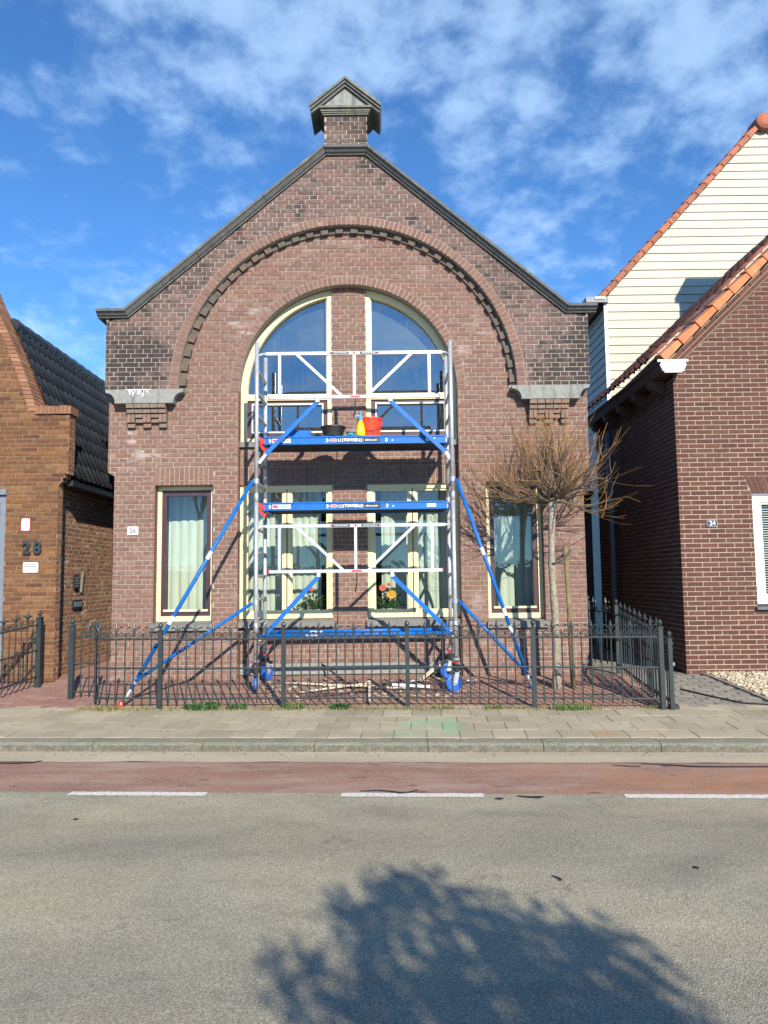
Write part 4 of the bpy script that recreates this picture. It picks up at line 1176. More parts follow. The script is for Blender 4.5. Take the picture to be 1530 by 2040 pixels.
# ------------------------------------------------------------------ white boarded house behind
wh = thing('boarded_house', (4.7, 15.0, 0), 'house with cream white boarded gable and red verge tiles rising behind the brick house', 'house')
WX, WY, WE, WSL = 4.66, 15.0, 7.28, 1.075
z = 3.6; i = 0
while z < 11.2:
    a = WX if z < WE else WX + (z - WE) / WSL
    a2 = WX if z + .172 < WE else WX + (z + .172 - WE) / WSL
    hi = 16.0 - 0 if z < WE else 2 * 8.15 - WX - (z - WE) / WSL
    cut = a + rng.uniform(.25, .75) * min(4.0, max(.2, hi - a)); yj = WY + rng.uniform(-.003, .001)
    for a_, a2_, h_ in ((a, a2, cut - .002), (cut + .002, cut + .002, hi)):
        if h_ - a_ < .05: continue
        MB().add([(a_, yj - .022, z), (h_, yj - .022, z), (h_, yj - .004, z + .172), (a2_, yj - .004, z + .172), (a_, WY + .02, z), (h_, WY + .02, z), (h_, WY + .02, z + .172), (a2_, WY + .02, z + .172)],
                 [(0, 1, 2, 3), (0, 4, 5, 1), (0, 3, 7, 4), (3, 2, 6, 7)]).build('board', M['board'], wh)
    if z < WE - .1:
        mb = MB().add([(WX - .022, WY, z), (WX - .004, WY, z + .172), (WX - .004, WY + 5, z + .172), (WX - .022, WY + 5, z), (WX + .02, WY, z), (WX + .02, WY + 5, z)], [(0, 1, 2, 3), (0, 3, 5, 4)])
        mb.build('side_board', M['board_side'], wh)
    z += .1785
MB().box(WX - .035, WX + .03, WY - .035, WY - .024, 3.6, WE + .02).build('corner_board', M['white'], wh)
MB().prism([(WX + .03, 0), (2 * 8.15 - WX, 0), (2 * 8.15 - WX, WE - .05), (8.15, WE + 3.49 * WSL - .1), (WX + .03, WE - .05)], WY + .03, WY + 5).build('house_core', M['board_side'], wh)
# eave box and roof
mb = MB().box(WX - .42, WX + .04, WY - .12, WY + 5, WE - .12, WE - .005); mb.build('eave_box', M['dark_zinc'], wh)
MB().box(WX - .24, WX - .03, WY - .14, WY - .122, WE - .06, WE - .01).build('gutter_end', M['white'], wh)
a2 = math.atan(WSL); e2 = Vector((math.cos(a2), 0, math.sin(a2))); n2 = Vector((-math.sin(a2), 0, math.cos(a2)))
rt2 = Matrix((e2, (0, 1, 0), n2)).transposed().to_euler()
MB().prism([(WX - .30, WE - .20), (2 * 8.15 - WX + .3, WE - .20), (8.15, WE + 3.49 * WSL + .02)], WY + .025, WY + 5).build('roof_deck', M['deck'], wh)
vt = MB().add([(0, 0, .07), (.335, 0, .05), (.335, .1, .08), (0, .1, .10), (.335, .2, .06), (0, .2, .08), (0, 0, -.05), (.335, 0, -.042)],
              [(0, 1, 2, 3), (3, 2, 4, 5), (6, 7, 1, 0), (6, 0, 3, 5), (1, 7, 4, 2)]).mesh('verge_tile', M['tile_r'])
hump = pantile(.24, .335, .03, M['tile_d'], 6, .035)
for i in range(18):
    p = Vector((WX - .13, WY - .10, WE - .14)) + e2 * (i * .285) + n2 * (.055 + rng.uniform(-.006, .006))
    link('verge_tile', vt, wh, p, rt2); link('roof_tile', hump, wh, p + Vector((0, .16, 0)) + n2 * .012, rt2)
    p2 = Vector((2 * 8.15 - p.x, p.y, p.z)); o_ = link('verge_tile', vt, wh, p2, (rt2.x, rt2.y, rt2.z)); o_.scale = (1, 1, 1); o_.rotation_euler = Matrix((Vector((-e2.x, 0, e2.z)), (0, 1, 0), Vector((e2.z, 0, e2.x)))).transposed().to_euler()
rx, rz = 8.15, WE + 3.49 * WSL + .03
MB().lathe([(.17, WY - .16), (.185, WY - .14), (.185, WY + .25), (.17, WY + .27)], (rx, 0, rz), 14, axis='y').build('ridge_tile', M['tile_r'], wh, smooth=True)
MB().lathe([(.17, WY + .27), (.17, WY + 5)], (rx, 0, rz), 14, axis='y').build('ridge_line', M['tile_r'], wh, smooth=True)

# pale flue board and dark lean-to at the end of the alley
lt = thing('lean_to', (3.3, 13.6, .255), 'dark lean-to closing the alley between the two brick houses', 'shed')
MB().box(2.62, 3.80, 13.5, 14.4, .25, 2.95).build('shed_wall', M['darkwood'], lt)
MB().box(2.58, 3.82, 13.38, 14.4, 2.955, 3.05).build('shed_roof', M['black'], lt)
MB().box(3.44, 3.50, 13.44, 13.497, .26, 2.6).build('door_post', M['stake'], lt)
MB().box(3.03, 3.42, 13.46, 13.498, .26, 2.5).build('shed_door', M['black'], lt)
pl = thing('flue', (3.85, 14.0, 3.05), 'pale blue flue with a dark cap standing between the arch house and the boarded house', 'flue')
MB().box(3.735, 3.905, 13.9, 14.2, 3.055, 5.20).build('flue_casing', M['pale_board'], pl)
MB().box(3.76, 3.93, 13.87, 14.22, 5.205, 5.30).build('flue_cap', M['black'], pl)

# ------------------------------------------------------------------ house on the left (28)
XL, YL = -4.275, 9.65
lh = thing('brick_house', (XL, YL, .255), 'orange brick house with steep dark tiled roof and number 28', 'house')
def par_x(z): return -4.57 - (z - 3.75) / 2.34 + .05 * math.sin(max(0, min(1, (z - 3.75) / 1.6)) * math.pi)
def reg_l(z):
    if z < 2.83: b = XL
    elif z < 2.98: b = XL + .125 * math.ceil((z - 2.83) / .0615) * .4
    elif z < 3.73: b = -4.15
    else: b = par_x(z)
    if z < 2.74: return [(-4.955, b)]
    return [(-6.6, b)]
PL = lambda u, z, d: (u, YL - d, z)
lb, ls = lay_bricks(PL, .245, 6.6, reg_l, course=.0575, L=.232, joint=.009, bond='rnd', phase=.02)
sm = MB()
for s in ls: strip_geo(sm, PL, s, .005)
sm.build('mortar_joints', M['mortar_l'], lh)
cand = [b for b in lb if b[7] and b[0] > -5.2 and b[4] > .3]
cand.sort(key=lambda b: math.hypot(b[0] + 4.3, b[4] - 1.5)); pick = cand[:200]; pk = set(id(b) for b in pick)
me = brick_unit(.223, .0485, .007, 'brick', M['brick_l'])
for b in pick:
    link('brick', me, lh, ((b[0] + b[1]) / 2, YL + rng.uniform(-.0025, .0018), (b[4] + b[5]) / 2), (rng.uniform(-.014, .014), 0, rng.uniform(-.006, .006)))
mb = MB()
for b in lb:
    if id(b) not in pk: brick_geo(mb, PL, b, .007)
mb.build('brickwork', M['brick_l'], lh, kind='stuff')
# side of the front pier and the long side wall
PLs = lambda u, z, d: (XL + d, u, z)
sb, ss = lay_bricks(PLs, .245, 2.83, lambda z: [(YL + .002, YL + .15)], course=.0575, L=.232, joint=.009, bond='cross')
XS = -4.42
PLw = lambda u, z, d: (XS + d, u, z)
wb, ws = lay_bricks(PLw, .245, 2.86, lambda z: [(YL + .15, 14.6)], course=.0615, L=.22, joint=.012, bond='cross')
mb = MB(); sm = MB()
for b in sb: brick_geo(mb, PLs, b, .007)
for s in ss: strip_geo(sm, PLs, s, .002)
mb2 = MB()
for b in wb: brick_geo(mb2, PLw, b, .007)
for s in ws: strip_geo(sm, PLw, s, .0015)
mb.build('pier_brickwork', M['brick_ls'], lh, kind='stuff'); mb2.build('side_brickwork', M['brick_ls'], lh, kind='stuff'); sm.build('side_mortar', M['mortar_ls'], lh)
# neck block and stepped corbel with returns
nb, ns_ = lay_bricks(lambda u, z, d: (-4.15 + d, u, z), 2.985, 3.73, lambda z: [(YL + .002, YL + .19)], course=.0575, L=.232, joint=.009, bond='cross')
mb = MB(); sm = MB()
for b in nb: brick_geo(mb, lambda u, z, d: (-4.15 + d, u, z), b, .007)
for s in ns_: strip_geo(sm, lambda u, z, d: (-4.15 + d, u, z), s, .005)
mb.build('neck_brickwork', M['brick_ls'], lh, kind='stuff'); sm.build('neck_mortar', M['mortar_ls'], lh)
for i in range(3):
    MB().box(XL - .05, XL + .04 + i * .04, YL + .008, YL + .19, 2.832 + i * .0515, 2.878 + i * .0515).build('corbel_brick', M['brick_ls'], lh)
MB().box(-6.5, -4.16, YL + .01, YL + .19, 2.99, 3.72).build('parapet_core', M['mortar_ls'], lh)
mb = MB(); n = 14
for i in range(9):
    x0 = -4.60 + i * .053
    MB().box(x0 + .003, x0 + .050, YL - .03, YL + .22, 3.735, 3.84 + rng.uniform(-.006, .006)).build('shoulder_brick', M['brick_ls'], lh)
# sloping top of the parapet: bricks on edge
zz = 3.78; i = 0
while zz < 6.3:
    z2 = zz + .056; xa, xb = par_x(zz), par_x(z2)
    for j in range(2):
        ya = YL - .012 + j * .215; yb = ya + .206
        MB().add([(xa, ya, zz), (xa, yb, zz), (xb, yb, z2 - .007), (xb, ya, z2 - .007), (xa - .11, ya, zz), (xa - .11, yb, zz), (xb - .11, yb, z2 - .007), (xb - .11, ya, z2 - .007)],
                 [(0, 1, 2, 3), (0, 3, 7, 4), (1, 5, 6, 2), (0, 4, 5, 1), (3, 2, 6, 7)]).build('coping_brick', M['brick_ls'], lh)
    zz = z2
mb = MB()
poly = [(-6.6, 3.7), (-4.63, 3.76)] + [(par_x(3.78 + k * .2) - .02, 3.78 + k * .2) for k in range(13)] + [(-6.6, 6.2)]
mb.prism(poly, YL + .02, YL + .40); mb.build('gable_core', M['mortar_ls'], lh)
# roof
EX, EZ, TX, TZ = -4.18, 2.90, -5.10, 5.05
dl = Vector((TX - EX, 0, TZ - EZ)); Ls = dl.length; el = dl / Ls; nl = Vector((el.z, 0, -el.x))
rtl = Matrix((el, (0, 1, 0), nl)).transposed()
rtl = Matrix((el, -Vector((0, 1, 0)), el.cross(-Vector((0, 1, 0))))).transposed().to_euler()
pt = pantile(.170, .31, .005, M['tile_d'], 10, .030, True)
for r_ in range(9):
    for c in range(29):
        p = Vector((EX, 9.88 + (c + 1) * .170, EZ)) + el * (r_ * .262) + nl * .022
        link('roof_tile', pt, lh, p, rtl)
MB().prism([(EX, EZ - .02), (TX, TZ - .02), (-6.6, TZ + .1), (-6.6, EZ)], YL + .41, 15.1).build('roof_deck', M['deck'], lh)
for c in range(16):
    y = 9.95 + c * .31
    MB().lathe([(.085, y), (.095, y + .01), (.082, y + .30)], (TX, 0, TZ + .02), 8, axis='y').build('ridge_tile', M['tile_d'], lh)
MB().box(EX - .23, EX + .01, 9.86, 15, 2.80, 2.875).build('eave_board', M['black'], lh)
MB().box(-6.6, XS - .02, YL + .2, 15, .2, 2.85).build('house_core', M['room'], lh)
# door frame with a dark red shutter at the picture's edge
df = MB(); df.box(-5.04, -4.955, YL + .02, YL + .12, .26, 2.66); df.box(-6.2, -5.04, YL + .021, YL + .12, 2.56, 2.66); dfo = df.build('door_frame', M['grey_metal'], lh)
MB().box(-6.2, -4.945, YL - .03, YL + .1, 2.665, 2.74).build('door_lintel', M['grey_metal'], dfo)
for i in range(28): MB().box(-6.2, -5.042, YL + .05, YL + .09, .28 + i * .0815, .355 + i * .0815).build('shutter_slat', M['plum'], dfo)
# letter slot and intercom on the side wall
o = thing('intercom', (XS, 10.6, 1.5), 'small black intercom box with a worn bracket on the sunlit side wall', 'intercom')
MB().box(XS, XS + .035, 10.52, 10.66, 1.42, 1.62).build('intercom_box', M['black'], o)
for i in range(4): MB().box(XS + .036, XS + .042, 10.55, 10.63, 1.45 + i * .038, 1.47 + i * .038).build('intercom_button', M['grey_metal'], o)
MB().beam((XS + .02, 10.78, 1.36), (XS + .02, 10.84, 1.66), .05, .02, (1, 0, 0)).build('bracket', M['sill'], o)
o = thing('letter_slot', (XS, 10.6, 1.2), 'black letter slot below the intercom on the side wall', 'letter slot')
MB().box(XS, XS + .03, 10.50, 10.80, 1.14, 1.26).build('slot_frame', M['black'], o)
MB().box(XS + .031, XS + .037, 10.53, 10.77, 1.165, 1.235).build('slot_flap', M['grey_metal'], o)
# signs on the left house
Yp = YL - .004
o = thing('house_number', (-4.58, YL, 1.96), 'large dark metal numerals 28 on the orange bricks', 'house number')
tm = text_mesh('2', .215, M['iron'], .012, .006); link('numeral', tm, o, (-4.655, Yp - .03, 1.955), (R(90), 0, 0))
tm = text_mesh('8', .215, M['iron'], .012, .006); link('numeral', tm, o, (-4.515, Yp - .03, 1.955), (R(90), 0, 0))
o = thing('sign', (-4.60, YL, 1.71), 'pale grey sign with two lines of small print under number 28', 'sign')
plate(-4.70, -4.505, 1.645, 1.775, Yp, o, 'sticker', 'sign_plate', .006, .008)
for zc, x0, x1 in ((1.745, -4.67, -4.535), (1.722, -4.685, -4.52)):
    n = 11
    for i in range(n):
        a = x0 + (x1 - x0) * i / n
        if i == 5 and zc > 1.74: continue
        MB().box(a, a + (x1 - x0) / n * .7, Yp - .0105, Yp - .0085, zc - .006, zc + .006 + .004 * (i % 3 == 0)).build('print', M['dark_zinc'], o)
mb = MB(); mb.box(-4.655, -4.565, Yp - .0105, Yp - .0085, 1.688, 1.694); mb.box(-4.655, -4.648, Yp - .0105, Yp - .0085, 1.664, 1.688); mb.box(-4.648, -4.56, Yp - .0105, Yp - .0085, 1.662, 1.668)
mb.build('arrow_print', M['dark_zinc'], o)
o = thing('sign', (-4.69, YL, 2.27), 'white sign with a thin red border above number 28', 'sign')
plate(-4.745, -4.625, 2.185, 2.355, Yp, o, 'sticker_red', 'sign_border', .014, .006)
plate(-4.737, -4.633, 2.193, 2.347, Yp - .007, o, 'sticker', 'sign_plate', .010, .002)
mb = MB(); mb.box(-4.688, -4.682, Yp - .0105, Yp - .0095, 2.225, 2.30); mb.box(-4.71, -4.66, Yp - .0105, Yp - .0095, 2.296, 2.302); mb.build('print', M['alu'], o)

o = thing('house_number', (-3.28, 9.65, 2.17), 'small white tile with the number 26 beside the left narrow window', 'number plate')
plate(-3.352, -3.212, 2.118, 2.226, 9.65, o, 'sticker', 'tile', .004, .012)
put_text('26', .085, M['sticker_black'], o, -3.282, 9.65 - .0145, 2.172, .001)

# ------------------------------------------------------------------ iron fences
def scroll_mesh():
    # right-hand scroll of a finial: leaf tip, sweep down, spiral round the short bar
    pts = [(.074, .112), (.066, .126), (.050, .127), (.030, .112), (.014, .086), (.010, .056), (.018, .026), (.036, .008)]
    c = (.056, .043)
    for i in range(15):
        a = -1.75 + i * .60; r = .036 - i * .0019
        pts.append((c[0] + r * math.cos(a), c[1] + r * math.sin(a)))
    out_ = []
    for s in (1, -1):
        mb = MB(); rr = [.005, .0095, .0075] + [.0052] * (len(pts) - 3)
        mb.path([(s * x, 0, z) for x, z in pts], rr, 5)
        out_.append(mb.mesh('scroll', M['iron']))
    return out_
SCR = scroll_mesh()
FIN = MB().lathe([(.006, .0), (.006, .10), (.013, .106), (.009, .112), (.021, .122), (.014, .146), (.002, .190)], n=8).mesh('finial', M['iron'])
def bar_mesh(h): return MB().lathe([(.0078, 0), (.0078, h)], n=7).mesh('bar', M['iron'])
BAR = {}
def post_mesh(h, wd=.046):
    mb = MB(); mb.box(-wd / 2, wd / 2, -wd / 2, wd / 2, 0, h)
    mb.box(-wd / 2 - .006, wd / 2 + .006, -wd / 2 - .006, wd / 2 + .006, h + .001, h + .014)
    mb.lathe([(.014, h + .015), (.017, h + .022), (.013, h + .030), (.024, h + .048), (.026, h + .062), (.020, h + .08), (.008, h + .092), (.002, h + .096)], n=12)
    return mb.mesh('post', M['iron'])
def fpost(parent, x, y, z, h=.855, wd=.046):
    k = ('p', h, wd)
    if k not in BAR: BAR[k] = post_mesh(h, wd)
    return link('post', BAR[k], parent, (x, y, z), (0, 0, -.04))
def fence_run(parent, pts, pitch=.1, base=.12, top=.745, mid=.43, low=.105, start_tall=1, ends=True, zb=None, fin_ok=True):
    """bars, rails, scrolls along a polyline of (x,y); z follows zb(x,y)."""
    zb = zb or (lambda x, y: base)
    P = [Vector((a, b, 0)) for a, b in pts]
    seg = [(P[i + 1] - P[i]).length for i in range(len(P) - 1)]; L_ = sum(seg)
    def at(s):
        for i, q in enumerate(seg):
            if s <= q or i == len(seg) - 1:
                d = (P[i + 1] - P[i]).normalized(); p = P[i] + d * min(s, q); return p, d
            s -= q
    for h in (top, mid, low):
        mb = MB()
        mb.path([(p.x, p.y, zb(p.x, p.y) + h) for p in P], .0105, 6); mb.build('rail', M['iron'], parent)
    n = max(2, int(round(L_ / pitch))); st = L_ / n
    for i in range(1, n):
        p, d = at(i * st); z0 = zb(p.x, p.y) + .055; a = math.atan2(d.y, d.x)
        tall = (i % 2 == start_tall % 2)
        h = (.79 if tall else .815) - .055
        if h not in BAR: BAR[h] = bar_mesh(h)
        link('bar', BAR[h], parent, (p.x, p.y, z0), (rng.uniform(-.006, .006), rng.uniform(-.006, .006), 0))
        if tall and fin_ok:
            zt = zb(p.x, p.y) + top
            link('finial', FIN, parent, (p.x, p.y, zt), (0, 0, a))
            if i * st > pitch * .8: link('scroll', SCR[1], parent, (p.x, p.y, zt + .006), (0, 0, a))
            if L_ - i * st > pitch * .8: link('scroll', SCR[0], parent, (p.x, p.y, zt + .006), (0, 0, a))
FP = [(-2.487, 8.275), (-1.122, 8.235), (.236, 8.18), (1.593, 8.08), (2.90, 7.895)]
fence = thing('iron_fence', (0.2, 8.2, .12), 'dark green wrought iron fence with scrolls and spear tips in front of the scaffold', 'fence')
for x, y in FP: fpost(fence, x, y, .105)
for i in range(4):
    a, b = Vector(FP[i]), Vector(FP[i + 1]); fence_run(fence, [tuple(a), tuple(b)], pitch=.0985 if i else .0985, start_tall=0)
# left return: S-curve back to its own post
curve = [(-3.68, 8.80), (-3.52, 8.815), (-3.42, 8.80), (-3.355, 8.72), (-3.315, 8.58), (-3.27, 8.43), (-3.19, 8.335), (-3.05, 8.30), (-2.75, 8.285), (-2.487, 8.275)]
fpost(fence, -3.685, 8.80, .13, .86, .056)
fence_run(fence, curve, pitch=.0985, base=.13, start_tall=0)
# right return towards the alley, with its two posts
fpost(fence, 3.01, 9.72, .245, .875); fpost(fence, 2.80, 10.3, .255, .90)
fence_run(fence, [(2.905, 7.92), (3.005, 9.70)], pitch=.105, start_tall=1, zb=lambda x, y: G(y) + .015)
fence_run(fence, [(2.80, 10.27), (2.86, 10.0), (2.98, 9.76)], pitch=.14, zb=lambda x, y: .30, start_tall=1)
gate = thing('iron_gate', (2.985, 7.86, .11), 'narrow dark iron gate standing open behind the right end post', 'gate')
o = fpost(gate, 2.985, 7.875, .105, .735, .040)
mb = MB()
for z in (.20, .52, .84): mb.beam((2.985, 7.9, z), (3.03, 8.75, z + .05), .02, .02)
mb.build('rail', M['iron'], gate)
for i in range(8):
    t = (i + 1) / 9; link('bar', BAR[.79 - .055] if (.79 - .055) in BAR else bar_mesh(.735), gate, (2.985 + .045 * t, 7.9 + .85 * t, .13))
link('post', post_mesh(.62, .022), gate, (3.02, 7.93, .115))
MB().lathe([(.012, 0), (.02, .01), (.02, .03), (.006, .04)], (3.035, 7.93, .56), 8).build('gate_knob', M['galv'], gate)
MB().box(2.98, 3.07, 7.90, 7.96, .115, .16).build('gate_stop', M['iron'], gate)

lf = thing('iron_fence', (-4.38, 9.4, .2), 'dark iron fence with scrolls along the driveway of the orange brick house', 'fence')
fpost(lf, -4.36, 9.42, .205, .86, .062)
fence_run(lf, [(-4.36, 9.40), (-4.50, 8.78), (-4.72, 8.0)], pitch=.1, start_tall=0, zb=lambda x, y: G(y) + .01)
fpost(lf, -4.75, 7.95, .115, .86, .062)

# ------------------------------------------------------------------ scaffold tower
sca = thing('scaffold_tower', (-.36, 9.15, .2), 'aluminium rolling scaffold tower with two blue platforms in front of the arched window', 'scaffold')
SX0, SX1, SYF, SYB = -1.535, .832, 8.86, 9.52
def upright(x, y, z0, z1, nm='upright'):
    mb = MB(); mb.path([(x, y, z0), (x, y, 2.50)], .0255, 12, 0); mb.path([(x, y, 2.50), (x, y, z1)], .0255, 12, 0)
    o = mb.build(nm, M['galv'] if False else M['alu'], sca, smooth=True)
    for z in (2.50, .95): MB().lathe([(.029, z - .05), (.031, z - .048), (.031, z + .048), (.029, z + .05)], (x, y, 0), 12).build('collar', M['galv'], o, smooth=True)
    return o
for x in (SX0, SX1):
    for y in (SYF, SYB):
        upright(x, y, .46, 4.42)
    for i in range(14):
        z = .72 + i * .28
        if z > 4.3: continue
        MB().path([(x, SYF + .024, z), (x, SYB - .024, z)], .021, 8).build('rung', M['galv'], sca, smooth=True)
# casters
def caster(x, y, steer, zg):
    j = MB(); j.path([(x, y, zg + .25), (x, y, .50)], .0175, 10); jo = j.build('jack', M['galv'], sca, smooth=True)
    MB().lathe([(.038, .0), (.045, .01), (.045, .03), (.03, .04)], (x, y, zg + .36), 12).build('jack_nut', M['galv'], jo)
    MB().lathe([(.032, 0), (.032, .02)], (x, y, zg + .335), 12).build('ring', M['red'], jo)
    b = MB().lathe([(.048, 0), (.052, .01), (.052, .07), (.04, .08)], (x, y, zg + .235), 12).build('brake_housing', M['black'], sca)
    d = Vector((math.cos(steer), math.sin(steer), 0)); s = Vector((-d.y, d.x, 0)); c = Vector((x, y, zg + .102)) + d * .035
    MB().beam(Vector((x, y, zg + .225)) - d * .05, Vector((x, y, zg + .225)) + d * .11, .06, .03).build('brake_pedal', M['black'], b)
    f = MB()
    for q in (-1, 1): f.beam(Vector((x, y, zg + .24)) + s * q * .032, c + s * q * .032, .008, .055, up=d)
    f.box(x - .04, x + .04, y - .04, y + .04, zg + .235, zg + .245)
    f.build('fork', M['alu'], sca)
    w_ = MB().lathe([(.03, -.022), (.085, -.022), (.1, -.015), (.1, .015), (.085, .022), (.03, .022)], n=24, axis='y').mesh('caster_wheel', M['bluewheel'], False)
    wo = link('caster_wheel', w_, sca, c, (0, 0, steer))
    hb = MB().lathe([(.026, -.027), (.03, -.02), (.03, .02), (.026, .027)], n=12, axis='y').mesh('hub', M['galv'])
    ho = bpy.data.objects.new('hub', hb); col.objects.link(ho); ho.parent = wo
caster(SX0, SYF, R(105), .178); caster(SX0 + .01, SYB, R(60), .238); caster(SX1, SYF, R(-160), .178); caster(SX1 - .01, SYB, R(-170), .238)
# platforms
def platform(zt, zb_):
    x0, x1, y0, y1 = -1.462, .782, 8.945, 9.49
    p = MB()
    p.box(x0, x1, y0, y0 + .022, zb_, zt); p.box(x0, x1, y1 - .022, y1, zb_, zt); p.box(x0, x0 + .03, y0 + .023, y1 - .023, zb_, zt - .02); p.box(x1 - .03, x1, y0 + .023, y1 - .023, zb_, zt - .02)
    p.box(x0, x1, y0 - .010, y0 - .001, zt - .016, zt); p.box(x0, x1, y0 - .006, y0 - .001, zb_, zb_ + .012)
    po = p.build('platform', M['blue'], sca)
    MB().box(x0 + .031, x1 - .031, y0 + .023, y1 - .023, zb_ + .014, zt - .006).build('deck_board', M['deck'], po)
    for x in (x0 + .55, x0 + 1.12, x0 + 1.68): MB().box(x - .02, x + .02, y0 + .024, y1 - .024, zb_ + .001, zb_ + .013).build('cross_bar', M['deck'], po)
    zc = (zt + zb_) / 2 - .003; yf = y0 - .0015
    def lab(a, b, h, mat, name='sticker'): return MB().box(x0 + a, x0 + b, yf - .003, yf, zc - h / 2, zc + h / 2).build(name, M[mat], po)
    # D shaped drain marks
    for a in (.075, .775, 1.50):
        n = 10; q = [(x0 + a - .010, zc - .022)] + [(x0 + a + .016 * math.cos(t) , zc + .022 * math.sin(t)) for t in [(-math.pi / 2 + math.pi * i / n) for i in range(n + 1)]] + [(x0 + a - .010, zc + .022)]
        MB().prism(q, yf - .003, yf).build('d_mark', M['sticker'], po)
        MB().lathe([(.008, 0), (.008, .0045)], (x0 + a, yf - .0045, zc), 10, axis='y').build('d_hole', M['sticker_black'], po)
    lab(.105, .33, .050, 'sticker')
    MB().box(x0 + .11, x0 + .175, yf - .005, yf - .0032, zc - .016, zc + .018).build('print', M['sticker_red'], po)
    for i in range(3): MB().box(x0 + .20 + i * .04, x0 + .225 + i * .04, yf - .005, yf - .0032, zc - .008, zc + .008).build('print', M['lblue'], po)
    # red oval badge with white rim and the lettering strip
    for r_, mt, yy in ((1.0, 'sticker', .003), (.86, 'sticker_red', .0045)):
        q = [(x0 + .852 + .046 * r_ * math.cos(t), zc + .022 * r_ * math.sin(t)) for t in [2 * math.pi * i / 20 for i in range(20)]]
        MB().prism(q, yf - yy, yf - yy + .0015).build('badge', M[mt], po)
    put_text('altrex', .026, M['sticker'], po, x0 + .852, yf - .0065, zc, .0)
    lab(.905, 1.42, .052, 'sticker_black')
    MB().box(x0 + .912, x0 + .972, yf - .0045, yf - .0031, zc - .019, zc + .019).build('sticker', M['sticker'], po)
    put_text('RS', .042, M['sticker_black'], po, x0 + .942, yf - .0065, zc, .0015)
    put_text('TOWER', .050, M['sticker'], po, x0 + 1.068, yf - .005, zc, .0022)
    MB().box(x0 + 1.166, x0 + 1.202, yf - .0045, yf - .0031, zc - .019, zc + .019).build('sticker', M['sticker'], po)
    put_text('5', .040, M['sticker_black'], po, x0 + 1.184, yf - .0065, zc, .0015)
    MB().box(x0 + 1.215, x0 + 1.218, yf - .0045, yf - .0031, zc - .02, zc + .02).build('print', M['sticker'], po)
    put_text('altrex.com', .034, M['sticker'], po, x0 + 1.315, yf - .005, zc, .0006)
    MB().lathe([(.009, 0), (.009, .003)], (x0 + 1.575, yf - .003, zc - .006), 10, axis='y').build('rivet', M['sticker'], po)
    lab(1.985, 2.095, .040, 'sticker')
    MB().box(x0 + 2.0, x0 + 2.08, yf - .005, yf - .0032, zc - .004, zc + .008).build('print', M['lblue'], po)
    for z in (-.03, 0, .03): MB().lathe([(.006, 0), (.006, .004)], (x1 - .012, yf - .004, zc + z), 8, axis='y').build('rivet', M['sticker'], po)
    # hooks on the rungs
    for y in (8.965, 9.46):
        h = MB(); h.beam((x0 - .045, y, zb_ + .035), (x0 + .01, y, zb_ + .045), .05, .055); h.beam((x0 - .05, y, zb_ - .01), (x0 - .01, y, zb_ + .03), .045, .02); h.box(x0 - .06, x0 - .028, y - .026, y + .026, zb_ + .06, zt - .005)
        h.build('claw', M['red'], po)
        h = MB(); h.beam((x1 - .01, y, zb_ + .045), (x1 + .06, y, zb_ + .03), .05, .05); h.build('claw', M['alu'], po)
    MB().beam((x0 - .03, 8.94, zb_ - .02), (x0 + .02, 8.94, zb_ - .075), .03, .03).build('claw_lever', M['red'], po)
platform(3.258, 3.160); platform(2.448, 2.352)
# guard rails
def guard(zt, zb_, y=8.905):
    g = MB(); x0, x1 = -1.43, .735; h = .038
    g.box(x0, x1, y - .019, y + .019, zt - h / 2, zt + h / 2); g.box(x0 + .045, x1 - .045, y - .019, y + .019, zb_ - h / 2, zb_ + h / 2)
    go = g.build('guard_rail', M['alu'], sca)
    for x in (-1.262, -.345, .575):
        MB().box(x - .017, x + .017, y - .016, y + .016, zb_ + h / 2 + .001, zt - h / 2 - .001).build('rail_post', M['alu'], go)
    for a, b in ((-1.05, -.50), (.36, -.19)):
        MB().beam((a, y, zt - .012), (b, y, zb_ + .012), .033, .030, up=(0, 1, 0)).build('rail_diagonal', M['alu'], go)
    for a, b in ((x0, SX0 + .01), (x1, SX1 - .01)):
        MB().path([(a, y, zt), ((a + b) / 2, y - .006, zt - .006), (b, SYF + .02, zt - .028)], .016, 8).build('rail_hook', M['alu'], go)
    for x in (x0 + .038, x1 - .038): MB().box(x - .006, x + .006, y - .021, y + .021, zb_ - h / 2 - .002, zb_ + h / 2 + .002).build('end_cap', M['red'], go)
    for a, b, mt in ((-.625, -.41, 'sticker_black'), (-.275, -.06, 'sticker_black'), (-.645, -.622, 'sticker_red'), (-.063, -.04, 'sticker_red'), (-.357, -.332, 'sticker_red')):
        MB().box(a, b, y - .022, y - .0195, zt - .013, zt + .013).build('sticker', M[mt], go)
    for a in (-.60, -.25):
        for i in range(9): MB().box(a + i * .019, a + i * .019 + .012, y - .0235, y - .0222, zt - .004, zt + .004).build('print', M['sticker'], go)
    MB().box(-.395, -.275, y - .022, y - .0195, zb_ - .012, zb_ + .012).build('sticker', M['sticker_red'], go)
    return go
guard(4.283, 3.735); guard(2.155, 1.610)
